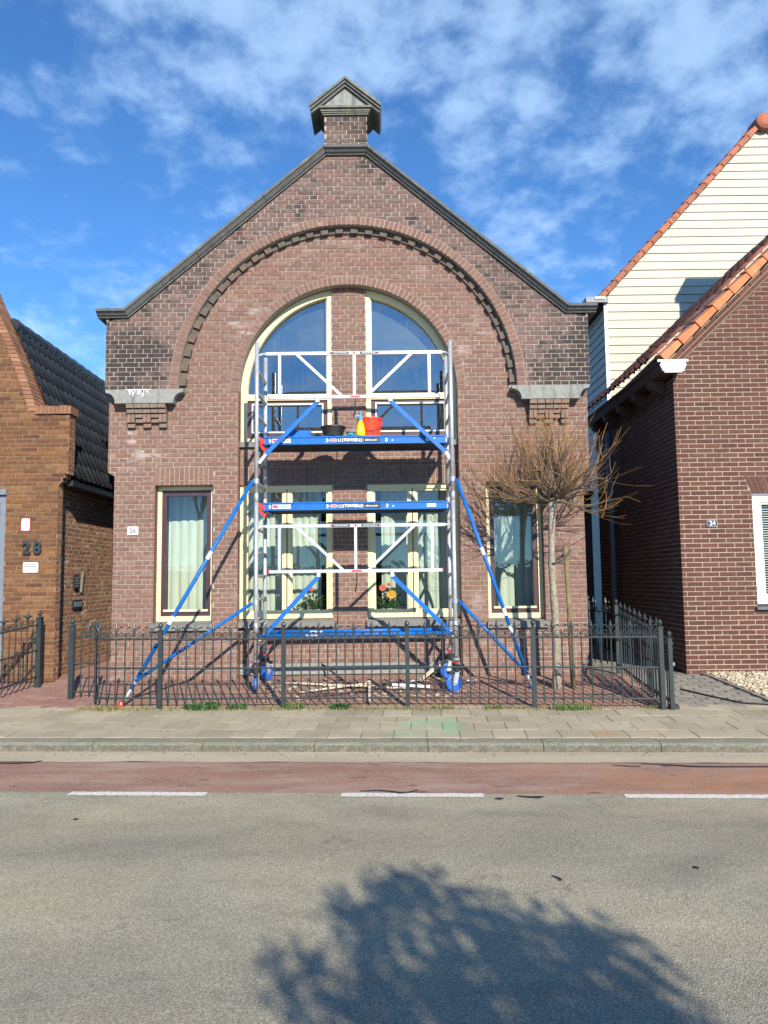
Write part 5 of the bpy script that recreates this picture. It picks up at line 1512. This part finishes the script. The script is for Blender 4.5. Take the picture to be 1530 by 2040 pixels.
# blue diagonal braces hanging from the rails
def brace(p0, p1, leg):
    b = MB().beam(p0, p1, .050, .022, up=(0, 1, 0)).build('brace', M['blue'], sca)
    c = MB(); c.box(p0[0] - .022, p0[0] + .022, p0[1] - .03, p0[1] + .03, p0[2] - .01, p0[2] + .075); c.build('clip', M['alu'], b)
    MB().beam(p1, leg, .036, .026, up=(0, 1, 0)).build('clip', M['alu'], b)
    return b
brace((-.795, 8.885, 3.675), (-1.425, 8.875, 3.03), (SX0 + .03, 8.87, 2.92)); brace((.095, 8.885, 3.675), (.755, 8.875, 3.035), (SX1 - .01, 8.87, 2.945))
brace((-.79, 8.885, 1.55), (-1.425, 8.875, .87), (SX0 + .04, 8.87, .80)); brace((.09, 8.885, 1.545), (.765, 8.875, .885), (SX1 - .01, 8.87, .82))
# base tubes
for y, a, b in ((SYF + .01, SX0 + .03, SX1 - .02), (SYB - .02, SX0 + .05, SX1 - .03)):
    t = MB(); t.path([(a, y, .85), (b, y, .862)], .024, 12); to = t.build('base_tube', M['blue'], sca, smooth=True)
    MB().box(-.95, -.80, y - .0265, y - .0235, .846, .862).build('sticker', M['sticker'], to)
# outriggers
def outrigger(leg, foot, z_low, join_t):
    leg = Vector(leg); foot = Vector(foot); d = foot - leg
    o = MB(); o.path([leg, leg + d * .93], .0225, 12); oo = o.build('outrigger', M['blue'], sca, smooth=True)
    i = MB(); i.path([leg + d * .925, leg + d * .985], .0185, 10); i.build('inner_tube', M['alu'], oo, smooth=True)
    MB().lathe([(.034, 0), (.036, .02), (.024, .05), (.018, .06)], (foot.x, foot.y, foot.z), 12).build('foot', M['red'] if leg.x < 0 else M['blue'], oo)
    for t in (.33, .62, .70):
        p = leg + d * t; q = leg + d * (t + .035); MB().path([p + Vector((0, -.0015, 0)), q + Vector((0, -.0015, 0))], .0232, 12).build('sticker', M['sticker'], oo)
    low = Vector((leg.x, leg.y, z_low)); j = leg + d * join_t
    b = MB(); b.path([low, j + Vector((0, -.03, 0))], .020, 12); bo = b.build('outrigger_brace', M['blue'], sca, smooth=True)
    for p in (leg, low): MB().lathe([(.033, -.03), (.037, -.028), (.037, .028), (.033, .03)], (SX0 if leg.x < 0 else SX1, SYF, p.z), 12).build('coupler', M['galv'], oo if p is leg else bo)
    MB().path([j + d * -.012, j + d * .012], .034, 10).build('coupler', M['galv'], oo)
outrigger((SX0 - .04, SYF - .035, 2.70), (-2.945, 8.375, .135), 1.24, .895)
outrigger((SX1 + .045, SYF - .03, 2.70), (1.735, 8.93, .195), 1.24, .93)
# black strap hanging from the upper and lower rail
for zt in (3.715, 1.59):
    mb = MB(); mb.path([(-.335, 8.90, zt), (-.333, 8.895, zt - .12), (-.345, 8.89, zt - .19), (-.355, 8.89, zt - .235)], [.006, .007, .010, .008], 6)
    o = mb.build('strap', M['black']); tag(o, 'black strap hanging below the %s guard rail of the scaffold' % ('upper' if zt > 3 else 'lower'), 'strap')

# things on the upper platform
ZP = 3.260
def bucket(name, label, mat, x, y, rb, rt, h, handle=True):
    t = thing(name, (x, y, ZP), label, 'bucket')
    MB().lathe([(rb, 0), (rb + .003, .004), (rt, h - .02), (rt + .010, h - .02), (rt + .010, h), (rt - .003, h), (rb - .006, .012)], (x, y, ZP), 28).build('body', M[mat], t, smooth=False)
    pts = [(x + (rt + .008) * math.cos(a), y - (rt + .012) * .35 - .10 * math.sin(a) * 0 - .0, ZP + h - .03 - .09 * math.sin(a)) for a in [math.pi * i / 12 for i in range(13)]]
    pts = [(x + (rt + .010) * math.cos(a), y - (rt - .01) * math.sin(a) - .006, ZP + h - .03 - .14 * math.sin(a)) for a in [math.pi * i / 14 for i in range(15)]]
    if handle: MB().path(pts, .004, 6).build('handle', M['black' if mat == 'black' else 'red'], t)
    return t
bk = bucket('bucket', 'bright red builder bucket on the upper scaffold platform behind the spray bottle', 'orange_red', -.165, 9.14, .118, .150, .245)
mb = MB(); mb.box(-.125, -.119, 8.985, 8.989, ZP + .03, ZP + .10); mb.box(-.145, -.10, 8.985, 8.989, ZP + .07, ZP + .076); mb.build('mark', M['black'], bk)
bucket('bucket', 'wide black bucket on the upper scaffold platform left of the red bucket', 'black', -.625, 9.16, .105, .150, .155, False)
t = thing('spray_bottle', (-.275, 8.99, ZP), 'yellow spray bottle with a pale blue pump head against the red bucket', 'spray bottle')
MB().lathe([(.050, 0), (.056, .01), (.056, .05), (.050, .10), (.034, .165), (.024, .185), (.020, .20)], (-.275, 8.99, ZP), 20).build('body', M['yellow'], t, smooth=True)
mb = MB().lathe([(.026, .20), (.028, .235), (.014, .25), (.012, .285), (.020, .29), (.016, .305)], (-.275, 8.99, ZP), 14); mb.beam((-.275, 8.99, ZP + .262), (-.345, 8.985, ZP + .252), .016, .016); mb.build('pump_head', M['lblue'], t, smooth=False)
MB().path([(-.345, 8.985, ZP + .252), (-.372, 8.985, ZP + .249)], .006, 8).build('nozzle', M['sticker'], t)
t = thing('tin', (-.40, 9.02, ZP), 'small teal pot between the black bucket and the spray bottle', 'pot')
MB().lathe([(.05, 0), (.053, .01), (.053, .062), (.047, .066), (.045, .02)], (-.40, 9.02, ZP), 18).build('body', M['teal'], t, smooth=False)
MB().lathe([(.054, .045), (.054, .055)], (-.40, 9.02, ZP), 18).build('rim', M['black'], t)
t = thing('tool_box', (-1.02, 9.12, ZP), 'blue open tool tray on the upper platform behind the left diagonal brace', 'tool tray')
mb = MB(); x0, x1, y0, y1 = -1.17, -.90, 9.02, 9.22
mb.box(x0, x1, y0, y1, ZP, ZP + .01); mb.box(x0, x1, y0, y0 + .008, ZP + .01, ZP + .09); mb.box(x0, x1, y1 - .008, y1, ZP + .01, ZP + .10); mb.box(x0, x0 + .008, y0 + .008, y1 - .008, ZP + .01, ZP + .10); mb.box(x1 - .008, x1, y0 + .008, y1 - .008, ZP + .01, ZP + .10)
mb.build('tray', M['blue'], t); MB().box(x0 - .012, x0 + .02, y0 - .012, y1 + .01, ZP + .092, ZP + .118).build('lip', M['blue'], t)
o = MB().path([(-.86, 9.05, ZP + .02), (-.80, 9.03, ZP + .035), (-.76, 9.02, ZP + .02)], [.012, .018, .010], 6).build('scraper', M['black']); tag(o, 'black hand tool lying beside the blue tool tray on the platform', 'hand tool')
mb = MB(); vs = []; fs = []
for i in range(13):
    for j in range(6):
        x = -.74 + i * .03; y = 8.955 + j * .022; vs.append((x, y, ZP + .006 + .016 * abs(mnoise.noise((x * 9, y * 20, 1))) + .012 * math.exp(-((i - 3) / 2.2) ** 2)))
for i in range(12):
    for j in range(5): a = i * 6 + j; fs.append((a, a + 6, a + 7, a + 1))
o = mb.add(vs, fs).build('rag', M['paper'], smooth=True); tag(o, 'crumpled white rag on the platform edge below the black bucket', 'rag')
mb = MB(); vs = []; fs = []
for i in range(17):
    for j in range(7):
        u = i / 16; v = j / 6; vs.append((-1.30 + u * .66, 10.02 - .12 * v, 3.40 + (.12 * math.sin(math.pi * min(1, u * 1.0)) * (.5 + u * .7)) * math.sin(math.pi * v * .5 + .2) + .03 * mnoise.noise((u * 5, v * 4, 0))))
for i in range(16):
    for j in range(6): a = i * 7 + j; fs.append((a, a + 7, a + 8, a + 1))
o = mb.add(vs, fs).build('cloth_bundle', M['paper'], smooth=True); tag(o, 'white cloth heaped inside the left tilting light of the arched window', 'cloth')

# ------------------------------------------------------------------ plants in the lower windows
def pot_plant(x, y, z, flowers, label, spread, seed, pot):
    r2 = random.Random(seed)
    t = thing('pot_plant', (x, y, z), label, 'pot plant')
    MB().lathe([(.055, 0), (.062, .01), (.080, .12), (.084, .14), (.076, .14), (.07, .11)], (x, y, z), 18).build('pot', M[pot], t, smooth=True)
    lm = MB(); st = MB()
    for i in range(72):
        a = r2.uniform(0, 6.28); rr = spread * math.sqrt(r2.random()); h = .13 + r2.uniform(.02, .30) * (1 - .4 * rr / spread)
        c = Vector((x + rr * math.cos(a), y + rr * math.sin(a) * .5, z + h)); L_ = r2.uniform(.05, .10); wd = L_ * .42
        d = Vector((math.cos(a), math.sin(a) * .6 - .3, r2.uniform(-.5, .3))).normalized(); s = d.cross(Vector((r2.uniform(-.4, .4), -.5, 1))).normalized(); up = s.cross(d)
        lm.add([c - d * L_ * .5, c + s * wd * .5 + up * .008, c + d * L_ * .5, c - s * wd * .5 + up * .008, c + up * -.004], [(0, 4, 1), (4, 2, 1), (0, 3, 4), (4, 3, 2)])
        st.path([(x, y, z + .12), (c.x * .6 + x * .4, c.y * .6 + y * .4, c.z - .04), c], .003, 4)
    lm.build('foliage', M['leaf'], t); st.build('stem', M['leaf'], t)
    for fx, fz, fr_, mt in flowers:
        c = Vector((x + fx, y - .10, z + fz)); mb = MB()
        for k in range(14):
            a = 2 * math.pi * k / 14; d = Vector((math.cos(a), -.25 + .1 * (k % 2), math.sin(a) * .75)).normalized(); s = Vector((-math.sin(a), 0, math.cos(a)))
            mb.add([c, c + d * fr_ * .6 + s * fr_ * .2, c + d * fr_ * (1 - .12 * (k % 2)), c + d * fr_ * .6 - s * fr_ * .2], [(0, 1, 2, 3)])
        mb.lathe([(fr_ * .3, -.012), (fr_ * .2, -.02)], (c.x, c.y, c.z), 8, axis='y'); mb.build('flower', M[mt], t)
pot_plant(.03, 10.05, .972, [(.06, .33, .075, 'petal_y'), (-.06, .42, .055, 'petal_r'), (-.20, .48, .04, 'petal_r'), (.02, .46, .035, 'petal_r')], 'leafy pot plant with yellow and orange flowers on the right lower window sill', .24, 3, 'pot')
pot_plant(-.96, 10.05, .972, [(-.02, .41, .035, 'petal_r')], 'green leafy pot plant on the left lower window sill', .19, 8, 'pot')

# ------------------------------------------------------------------ pollarded tree by the fence
def tree_crown(base, rnd):
    limb = MB(); tw = MB()
    def rv(k): return Vector((rnd.uniform(-k, k), rnd.uniform(-k, k), rnd.uniform(-k, k)))
    def wig(p, d, L_, n, r0, r1, mb, lift, wob, sides):
        pts = [p]; d = d.normalized(); rr = []
        for i in range(n):
            d = (d + rv(wob) + Vector((0, 0, lift))).normalized(); pts.append(pts[-1] + d * (L_ / n))
        mb.path(pts, [r0 + (r1 - r0) * i / n for i in range(n + 1)], sides, cap=False); return pts, d
    nl = 27
    for i in range(nl):
        a = 2.4 * i + rnd.uniform(-.3, .3); e = rnd.uniform(-.02, .40) if i % 3 else rnd.uniform(.55, 1.45)
        d = Vector((math.cos(a) * math.cos(e), math.sin(a) * math.cos(e), math.sin(e)))
        pts, d1 = wig(Vector(base) + rv(.05), d, (rnd.uniform(.30, .62) if i % 3 else rnd.uniform(.32, .58)), 4, .020, .009, limb, .03, .22, 6)
        for k in range(rnd.randint(4, 7)):
            q = pts[rnd.randint(1, 4)] if k else pts[-1]
            d2 = (d1 + rv(.75) + Vector((0, 0, .16)))
            p2, d3 = wig(q, d2, rnd.uniform(.18, .48), 3, .0085, .0050, limb, .05, .22, 4)
            for m in range(rnd.randint(2, 4)):
                q2 = p2[rnd.randint(1, 3)] if m else p2[-1]
                d4 = d3 + rv(.62) + Vector((0, 0, rnd.uniform(.0, .26)))
                p3, d5 = wig(q2, d4, rnd.uniform(.22, .66), 4, .0034, .0016, tw, .13, .16, 3)
                if rnd.random() < .6:
                    wig(p3[rnd.randint(1, 3)], d5 + rv(.7), rnd.uniform(.1, .28), 2, .0032, .002, tw, .08, .15, 3)
    return limb, tw
tr = thing('pollarded_tree', (2.015, 8.9, .16), 'bare pollarded tree with a pale trunk and ochre twigs behind the fence', 'tree')
r2 = random.Random(23)
mb = MB(); pts = []; rr = []
for i in range(16):
    t = i / 15; pts.append((2.015 + .018 * math.sin(t * 7) + .01 * t, 8.9 + .012 * math.cos(t * 5), .15 + t * 2.30)); rr.append(.050 - .012 * min(1, t * 1.3) + .004 * math.sin(t * 31) + (.03 * max(0, t - .9) * 10) + .02 * max(0, .08 - t) * 12)
mb.path(pts, rr, 14); mb.build('trunk', M['bark'], tr, smooth=True)
limb, tw = tree_crown((2.03, 8.9, 2.46), r2)
limb.build('limb', M['limb'], tr, kind='stuff'); tw.build('twig', M['twig'], tr, kind='stuff')
st = thing('tree_stake', (2.21, 8.9, .165), 'weathered wooden stake leaning beside the pollarded tree trunk', 'stake')
MB().path([(2.215, 8.90, .16), (2.20, 8.9, .9), (2.175, 8.9, 1.88)], [.030, .029, .028], 10).build('pole', M['stake'], st, smooth=True)
MB().path([(2.235, 8.87, 1.83), (2.14, 8.84, 1.72), (2.02, 8.835, 1.67), (1.965, 8.88, 1.66), (2.0, 8.96, 1.67), (2.2, 8.94, 1.79)], .013, 6).build('tie', M['black'], st)

# ------------------------------------------------------------------ battens and litter in the court
def gp(px_, py_):
    """point of the sloping court under a given direction from the street"""
    return None
bats = [((-.98, 10.0), (-.37, 8.95), .22, .0, .028, 'darkwood', 'dark batten leaning across the heap in the fenced court'),
        ((-1.08, 9.25), (.25, 8.92), .012, .012, .032, 'wood', 'long cream batten lying across the court below the pier'),
        ((-1.02, 8.78), (-.20, 9.15), .02, .03, .026, 'wood', 'short cream batten on the left side of the heap'),
        ((-.20, 9.10), (-.185, 8.32), .06, .02, .034, 'wood', 'cream batten pointing at the fence from the heap'),
        ((-.15, 8.80), (.20, 9.28), .06, .02, .030, 'darkwood', 'dark batten crossing the middle of the heap'),
        ((.08, 9.06), (.52, 8.93), .02, .02, .045, 'paper', 'broad white board on the right side of the heap'),
        ((.42, 9.25), (.72, 9.60), .02, .16, .05, 'wood', 'pale offcut propped near the right scaffold wheels'),
        ((.10, 8.90), (.74, 8.84), .012, .012, .028, 'darkwood', 'dark batten laid in place of a stick shadow right of the heap'),  # dark wood strip stands in for the shadow of sticks
        ((-.95, 8.62), (-.15, 8.85), .012, .012, .024, 'darkwood', 'thin dark batten lying along the front of the heap'),
        ((-1.30, 9.30), (-1.02, 9.28), .012, .012, .022, 'wood', 'short pale lath near the left scaffold wheels'),
        ((-.75, 9.05), (-.10, 8.98), .035, .035, .022, 'wood', 'narrow cream lath on top of the heap')]
for (a, b, h0, h1, wd, mt, lab) in bats:
    o = MB().beam((a[0], a[1], G(a[1]) + wd / 2 + h0), (b[0], b[1], G(b[1]) + wd / 2 + h1), wd * .75, wd * .6).build('batten', M[mt]); tag(o, lab, 'batten', 'loose battens in the fenced court')
def scrap(x, y, wd, d, label, seed):
    r3 = random.Random(seed); vs = []; fs = []; n, m = 7, 4
    for i in range(n):
        for j in range(m):
            vs.append((x + wd * i / (n - 1), y + d * j / (m - 1) + r3.uniform(-.01, .01), G(y) + .012 + .035 * r3.random() * math.sin(math.pi * i / (n - 1))))
    for i in range(n - 1):
        for j in range(m - 1): a = i * m + j; fs.append((a, a + m, a + m + 1, a + 1))
    o = MB().add(vs, fs).build('paper_scrap', M['paper']); tag(o, label, 'paper scrap', 'paper scraps in the fenced court')
o = MB().path([(3.42, 8.75, G(8.75, 3.4) + .008), (3.62, 8.4, G(8.4, 3.6) + .010), (3.82, 8.12, G(8.12, 3.8) + .008), (4.12, 7.98, G(7.98, 4.1) + .012)], .010, 6).build('cable', M['black']); tag(o, 'thin black cable lying across the grey sett path', 'cable')
scrap(.30, 9.30, .20, .10, 'white paper scrap between the heap and the right scaffold wheels', 1)
scrap(.98, 9.28, .20, .06, 'white paper strip right of the right scaffold wheels', 2)
mb = MB()
for i in range(150):
    x = rng.uniform(-1.5, .9); y = rng.uniform(8.5, 9.6); L_ = rng.uniform(.02, .09); a = rng.uniform(-.6, .6)
    mb.beam((x, y, G(y) + .006), (x + L_ * math.cos(a), y + L_ * math.sin(a), G(y + L_ * math.sin(a)) + .007), .006, .005)
tag(mb.build('wood_splinters', M['wood']), 'pale wood splinters scattered on the clinker court', 'splinters', kind='stuff')

# ------------------------------------------------------------------ weeds and grass along the fence foot
def tuft(x, y, n, h, sp, mat, name, label, cat, seed, broad=False):
    r3 = random.Random(seed); mb = MB()
    for i in range(n):
        a = r3.uniform(0, 6.28); r_ = sp * math.sqrt(r3.random()); bx, by = x + r_ * math.cos(a) * 1.6, y + r_ * math.sin(a) * .6
        z0 = G(by, bx) - .002; hh = h * r3.uniform(.5, 1.1); l = r3.uniform(0, 6.28); dx, dy = math.cos(l) * hh * .5, math.sin(l) * hh * .35
        wd = .014 if broad else .004; s = Vector((-math.sin(l), math.cos(l), 0)) * wd
        p = Vector((bx, by, z0)); q = p + Vector((dx * .4, dy * .4, hh * .7)); t = p + Vector((dx, dy, hh * (.85 if broad else .95)))
        mb.add([p - s * (.3 if broad else 1), p + s * (.3 if broad else 1), q + s, t, q - s], [(0, 1, 2, 4), (4, 2, 3)])
    o = mb.build(name, M[mat]); return tag(o, label, cat)
tuft(-2.0, 8.20, 150, .095, .12, 'leaf', 'weed', 'dark leafy weed at the fence foot right of the left corner post', 'weed', 1, True)
tuft(-1.0, 8.17, 90, .085, .075, 'grass', 'grass_tuft', 'grass tuft at the foot of the second fence post', 'grass tuft', 2)
tuft(-.50, 8.14, 90, .07, .07, 'leaf', 'weed', 'small leafy weed below the heap of battens', 'weed', 3, True)
tuft(1.95, 7.96, 170, .075, .14, 'grass', 'grass_tuft', 'wide grass tuft below the pollarded tree', 'grass tuft', 4)
tuft(-3.05, 8.23, 120, .07, .12, 'drygrass', 'grass_tuft', 'yellowish grass tuft at the curved fence end', 'grass tuft', 5)
mb = MB(); r3 = random.Random(5)
for i in range(5200):
    x = r3.uniform(-3.4, 2.9); k = mnoise.noise((x * 1.8, 4, 0)); 
    if k < -.12 and r3.random() < .8: continue
    y = 8.10 - (x + .5) * .052 + r3.gauss(.05, .055); z0 = G(y, x) - .002; h = r3.uniform(.012, .04); l = r3.uniform(0, 6.28)
    s = Vector((-math.sin(l), math.cos(l), 0)) * .004; p = Vector((x, y, z0)); t = p + Vector((math.cos(l) * h * .7, math.sin(l) * h * .7, h))
    mb.add([p - s, p + s, t], [(0, 1, 2)])
tag(mb.build('moss', M['drygrass']), 'dry moss and short grass along the foot of the fence', 'moss', kind='stuff')

tuft(-1.62, 8.19, 70, .07, .07, 'leaf', 'weed', 'low leafy weed between the first two fence posts', 'weed', 6, True)
tuft(.62, 8.09, 80, .06, .08, 'drygrass', 'grass_tuft', 'low dry grass tuft right of the middle fence post', 'grass tuft', 7)
tuft(1.15, 8.06, 60, .05, .06, 'grass', 'grass_tuft', 'small grass tuft left of the fourth fence post', 'grass tuft', 8)
mb = MB()
for i in range(420):                             # leaf litter and grit blown over court, kerb and gutter
    z_ = r3.random(); x = r3.uniform(-4.5, 4.2)
    if z_ < .45: y = r3.uniform(8.2, 9.6); h = G(y, x) + .004
    elif z_ < .75: y = r3.gauss(6.55, .05) - x * .055; h = .008
    else: y = r3.uniform(6.9, 8.15) - x * .055; h = G(y, x) + .004
    r_ = r3.uniform(.006, .018); a = r3.uniform(0, 6.28); c = Vector((x, y, h)); d = Vector((math.cos(a), math.sin(a), r3.uniform(-.1, .4))) * r_; s = Vector((-math.sin(a), math.cos(a), r3.uniform(0, .3))) * r_ * .5
    mb.add([c - d, c + s, c + d, c - s], [(0, 1, 2, 3)])
tag(mb.build('leaf_litter', M['stake']), 'dry leaf litter blown over the court, pavement and gutter', 'leaf litter', kind='stuff')

# ------------------------------------------------------------------ across the road: what the glass reflects and what shades the asphalt
def leafy_ball_tree(x, y, label):
    t = thing('street_tree', (x, y, .1), label, 'tree')
    MB().path([(x, y, .05), (x + .02, y, 1.2), (x, y, 2.6)], [.09, .07, .06], 10).build('trunk', M['bark'], t, smooth=True)
    r4 = random.Random(21); lf_ = MB(); bm_ = MB()
    cl = []; us = []
    for i in range(105):
        best = None
        for q in range(12):                      # spread the clumps evenly through the crown
            v = Vector((r4.gauss(0, 1), r4.gauss(0, 1), r4.gauss(0, 1))).normalized() * (r4.random() ** .40)
            dm = min([(v - u).length for u in us] or [9])
            if best is None or dm > best[0]: best = (dm, v)
        v = best[1]; us.append(v)
        cl.append(Vector((x + v.x * .76, y + v.y * .76, 3.22 + v.z * .68)))
    for c in cl:
        bm_.path([(x, y, 2.6), ((x + c.x) / 2, (y + c.y) / 2, (2.7 + c.z) / 2), c], [.022, .014, .008], 4)
        for k in range(34):
            p = c + Vector((r4.gauss(0, .075), r4.gauss(0, .075), r4.gauss(0, .07))); d = Vector((r4.uniform(-1, 1), r4.uniform(-1, 1), r4.uniform(-1, 1))).normalized(); s = d.orthogonal().normalized()
            lf_.add([p - d * .042, p + s * .022, p + d * .042, p - s * .022], [(0, 1, 2, 3)])
    lf_.build('crown', M['leaf'], t); bm_.build('limb', M['limb'], t)
leafy_ball_tree(2.30, -3.15, 'small clipped street tree across the road whose crown shades the asphalt')
def bare_tree(x, y, h, seed, label):
    t = thing('bare_tree', (x, y, 0), label, 'tree'); r4 = random.Random(seed); mb = MB(); tk = MB()
    def grow(p, d, L_, r_, lev):
        q = p + d * L_ * .5 + Vector((r4.uniform(-.06, .06), r4.uniform(-.06, .06), 0)) * L_; e = q + (d + Vector((r4.uniform(-.2, .2), r4.uniform(-.2, .2), .08))).normalized() * L_ * .5
        (tk if lev == 0 else mb).path([p, q, e], [r_, r_ * .85, r_ * .68], 6 if lev < 2 else 3, cap=False)
        if lev >= 5: return
        for k in range(r4.choice((2, 3, 3))):
            nd = (d + Vector((r4.uniform(-.9, .9), r4.uniform(-.9, .9), r4.uniform(-.25, .6)))).normalized(); grow(q.lerp(e, r4.uniform(.3, 1)), nd, L_ * r4.uniform(.62, .82), r_ * .6, lev + 1)
    grow(Vector((x, y, 0)), Vector((0, 0, 1)), h * .32, h * .018, 0)
    tk.build('trunk', M['limb'], t, smooth=True); mb.build('crown', M['limb'], t)
bare_tree(-8.5, -15, 9.5, 3, 'tall bare tree across the road, mirrored in the left half of the arched window')
bare_tree(-3.2, -17, 8.0, 4, 'bare tree across the road, mirrored in the lower left window')
bare_tree(3.6, -16, 8.5, 5, 'bare tree across the road, mirrored in the lower right window')
bare_tree(9.5, -18, 9.0, 9, 'bare tree across the road, mirrored in the right narrow window')
mb = MB(); r4 = random.Random(2)
for i in range(9000):
    x = r4.uniform(-26, 26); z = r4.uniform(.1, 2.3) + .25 * mnoise.noise((x * .7, 0, 0)); y = -20 + r4.uniform(-.5, .5); d = Vector((r4.uniform(-1, 1), r4.uniform(-1, 1), r4.uniform(-1, 1))).normalized() * .10; s = d.orthogonal().normalized() * .07
    mb.add([(x, y, z) - d if False else Vector((x, y, z)) - d, Vector((x, y, z)) + s, Vector((x, y, z)) + d, Vector((x, y, z)) - s], [(0, 1, 2, 3)])
hd = thing('hedge', (0, -20, 0), 'unseen hedge added across the road to darken the low window reflections', 'hedge')  # invented hedge, gives the lower panes something dark to reflect
mb.build('foliage', M['leaf'], hd); MB().box(-26, 26, -20.3, -19.8, 0, 2.0).build('hedge_core', M['darkwood'], hd)

# bench and potted shrub in front of the house on the right, whose shadows fall on its wall
b = thing('bench', (5.55, 8.85, .2), 'small black garden bench in front of the dark red brick house', 'bench')
for i in range(3): MB().box(5.27, 6.4, 8.72 + i * .09, 8.79 + i * .09, .60, .62).build('seat_slat', M['black'], b)
for z in (.80, .92): MB().box(5.27, 6.4, 8.69, 8.705, z, z + .055).build('back_slat', M['black'], b)
for x in (5.30, 6.36):
    for y in (8.70, 8.96): MB().box(x - .015, x + .015, y, y + .03, .19, .60 if y > 8.8 else .98).build('leg', M['black'], b)
s = thing('potted_shrub', (5.42, 9.15, .22), 'small dark potted shrub beside the black garden bench', 'shrub')
MB().lathe([(.07, 0), (.10, .16), (.11, .17), (.09, .17), (.08, .1)], (5.42, 9.15, .20), 14).build('pot', M['black'], s)
mb = MB()
for i in range(240):
    c = Vector((5.42 + r4.gauss(0, .08), 9.15 + r4.gauss(0, .07), .48 + r4.gauss(0, .075))); d = Vector((r4.uniform(-1, 1), r4.uniform(-1, 1), r4.uniform(-.3, 1))).normalized(); q = d.orthogonal().normalized()
    mb.add([c - d * .03, c + q * .012, c + d * .05, c - q * .012], [(0, 1, 2, 3)])
mb.build('foliage', M['leaf'], s)
